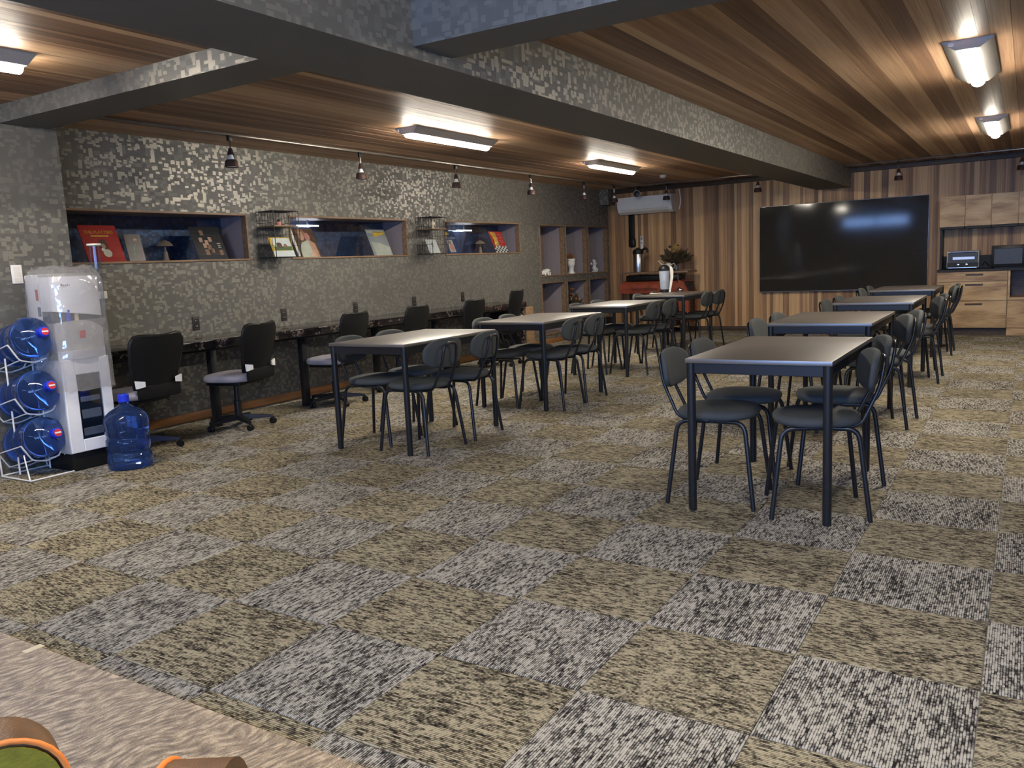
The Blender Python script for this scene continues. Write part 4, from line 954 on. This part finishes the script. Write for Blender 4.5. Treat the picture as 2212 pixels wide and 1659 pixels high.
# ================================================================== KITCHEN
KX = -.985; KY = 9.225
def drawer(p, x0, x1, z0, z1, hx=None):
    d = MB().rbox(x0+.004, x1-.004, KY, KY+.02, z0+.004, z1-.004, .0015, 1).build('drawer_front', M['oak'], p, 20)
    c = (x0+x1)/2 if hx is None else hx
    if hx is not False: MB().prism([(c-.105, z1-.058), (c+.098, z1-.058), (c+.105, z1-.032), (c-.105, z1-.032)], .004, Matrix(((1, 0, 0, 0), (0, 0, -1, KY+.001), (0, 1, 0, 0), (0, 0, 0, 1)))).build('handle_slot', M['dark_board'], d, 0)
def carcass(p, x0, x1, kick=True):
    MB().box(x0, x1, KY+.021, YB-.002, .098, .855).build('carcass', M['oak'], p, 0)
    if kick: MB().box(x0+.002, x1-.002, KY+.06, KY+.08, 0, .098).build('kick_board', M['dark_board'], p, 0)
t = thing('base_cabinet', 'oak drawer cabinet with three drawers beside the television', 'cabinet'); carcass(t, KX, -.157)
for z0, z1 in ((.72, .855), (.462, .72), (.098, .462)): drawer(t, KX, -.157, z0, z1, -.54)
t = thing('base_cabinet', 'oak cabinet with an open bay above a drawer, right picture edge', 'cabinet')
x0, x1 = -.153, .68; MB().box(x0, x1, KY+.021, YB-.002, .0, .47).build('carcass', M['oak'], t, 0); MB().box(x0, x0+.025, KY, YB-.002, .47, .855).build('side_panel', M['oak'], t, 0); MB().box(x1-.025, x1, KY, YB-.002, .47, .855).build('side_panel', M['oak'], t, 0)
MB().box(x0+.026, x1-.026, KY, YB-.05, .47, .50).build('bay_shelf', M['oak'], t, 0); MB().box(x0+.026, x1-.026, YB-.05, YB-.01, .50, .855).build('bay_back', M['inner_wood'], t, 0); drawer(t, x0, x1, .098, .462, .26); MB().rbox(x0, x1, KY, KY+.02, .0, .094, .0015, 1).build('kick_board', M['oak'], t)
t = thing('base_cabinet', 'oak drawer cabinet beyond the open bay cabinet', 'cabinet'); carcass(t, .684, 1.5)
for z0, z1 in ((.72, .855), (.462, .72), (.098, .462)): drawer(t, .684, 1.5, z0, z1)
wt = thing('kitchen_worktop', 'dark kitchen worktop with low splashback on the oak cabinets', 'worktop'); MB().rbox(KX-.004, 1.51, KY-.015, YB-.002, .8555, .885, .003, 1).build('slab', M['counter_dark'], wt); MB().box(KX+.02, 1.51, YB-.03, YB-.002, .885, 1.06).build('splashback', M['counter_dark'], wt, 0)
tag(MB().box(KX+.0, KX+.03, YB-.30, YB-.002, .8855, 1.455).build('side_panel_board', M['counter_dark'], smooth=0), 'dark upright panel between worktop and wall cupboards', 'panel')
NL = ['first oak wall cupboard beside the television', 'second oak wall cupboard from the television', 'third oak wall cupboard from the television', 'fourth oak wall cupboard, at the right picture edge', 'fifth oak wall cupboard from the television', 'sixth oak wall cupboard from the television']
for k in range(6):
    a = -.995+.31*k; t = thing('wall_cupboard', NL[k], 'cupboard', (a, 9.45, 1.46), 0, 'oak wall cupboards'); MB().box(0, .309, .02, YB-9.452, 0, .41).build('carcass', M['oak'], t, 0); MB().rbox(.004, .305, 0, .019, 0, .41, .0015, 1).build('door', M['oak'], t); MB().box(.005, .304, .02, .35, -.03, -.0005).build('under_board', M['counter_dark'], t, 0)
t = thing('toaster_oven', 'silver grey toaster oven on the kitchen worktop', 'toaster oven', (-.69, 9.34, .8855)); MB().rbox(-.195, .195, 0, .26, .015, .245, .01).build('body', M['print_grey'], t)
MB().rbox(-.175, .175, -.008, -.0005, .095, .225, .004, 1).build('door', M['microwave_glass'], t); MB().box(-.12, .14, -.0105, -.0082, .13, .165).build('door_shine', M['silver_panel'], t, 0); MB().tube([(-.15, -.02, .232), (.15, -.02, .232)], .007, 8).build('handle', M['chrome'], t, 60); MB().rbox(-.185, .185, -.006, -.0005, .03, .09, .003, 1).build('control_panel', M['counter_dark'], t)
for x in (-.055, .045): MB().lathe([(.017, 0), (.015, .014), (0, .015)], 16, T(x, -.0062, .06) @ R(PI/2, 'X')).build('knob', M['chrome'], t)
MB().rbox(-.18, .17, -.012, -.0005, .0155, .026, .002, 1).build('crumb_tray', M['chrome'], t); b = MB()
for x in (-.17, .17):
    for y in (.03, .23): b.lathe([(.012, 0), (.012, .016)], 10, T(x, y, 0))
b.build('foot', M['plastic_black'], t)
t = thing('microwave', 'black microwave oven on the worktop at the right picture edge', 'microwave', (-.12, 9.33, .8855)); MB().rbox(-.235, .235, 0, .34, .012, .295, .008).build('body', M['plastic_black'], t); MB().rbox(-.205, .12, -.006, -.0005, .05, .255, .004, 1).build('door_window', M['microwave_glass'], t); MB().rbox(.14, .225, -.006, -.0005, .03, .28, .003, 1).build('control_panel', M['counter_dark'], t); MB().box(-.2, .2, .03, .3, 0, .0125).build('foot', M['plastic_black'], t, 0)
tag(MB().tube(cr([(-.47, 9.60, .92), (-.44, 9.64, .97), (-.41, 9.70, .93), (-.38, 9.74, .905)], 5), .005, 6).build('electric_cable', M['plastic_black']), 'black cord on the worktop between toaster oven and microwave', 'cord')
# ================================================================== RUG AND LOUNGE CHAIRS
t = thing('area_rug', 'beige ribbed plush rug in the lower left corner', 'rug', (-2.4, -3.35, 0)); rg = MB(); n = 40
pl = rrect(-1.75, 1.9, -1.2, 1.25, .06, 3); rg.prism(pl, .016, T(0, 0, .0005)); rg.build('pile', M['rug_pile'], t, 20)
MB().rbox(-.05, -.02, 1.2, 1.262, .0166, .0185, .0005, 1, T(-.32, 0, 0)).build('woven_tag', M['print_cream'], t)
def lounge(name, label, loc, rz, flip=False):
    t = thing(name, label, 'lounge chair', loc, rz, 'brown lounge chairs with orange piping')     # back slab in local xz plane, green face towards -y
    w, h0, h1, th, r = .24, .30, .72, .07, .07
    def rr2(x0, x1, z0, z1, r_): return rrect(x0, x1, z0, z1, r_, 7)
    poly = rr2(-w, w, h0, h1, r); Mx = Matrix(((1, 0, 0, 0), (0, 0, 1, 0), (0, 1, 0, 0), (0, 0, 0, 1)))
    MB().prism(poly, th, Mx).build('back_shell', M['leather_brown'], t, 40)
    if not flip: MB().prism(rr2(-w+.006, w-.006, h0+.006, h1-.006, r-.006), .004, T(0, -.0045, 0) @ Mx).build('back_cushion', M['fabric_green'], t, 40)
    for y in (() if flip else (-.001,)): MB().tube([(x, y, z) for x, z in poly], .0036, 8, True).build('piping', M['piping_orange'], t, 60)
    if flip: MB().tube([(x, th+.001, z) for x, z in poly], .0036, 8, True).build('piping', M['piping_orange'], t, 60)
    MB().rbox(-.23, .23, -.50, -.005, .30, .42, .05, 4).build('seat', M['leather_brown'], t, 40)
    for x in (-.20, .20):
        for y in (-.43, .03): MB().tube([(x, y, .32), (x*1.08, y, .0165)], [.018, .012], 10).build('leg', M['frame_wood'], t)
    return t
lounge('lounge_chair', 'brown lounge chair with green face and orange piping, picture corner', (-0.969, -3.231, 0), math.radians(70))
lounge('lounge_chair', 'brown lounge chair showing only its piped edge at the bottom', (-.545, -3.118, 0), math.radians(122), True)
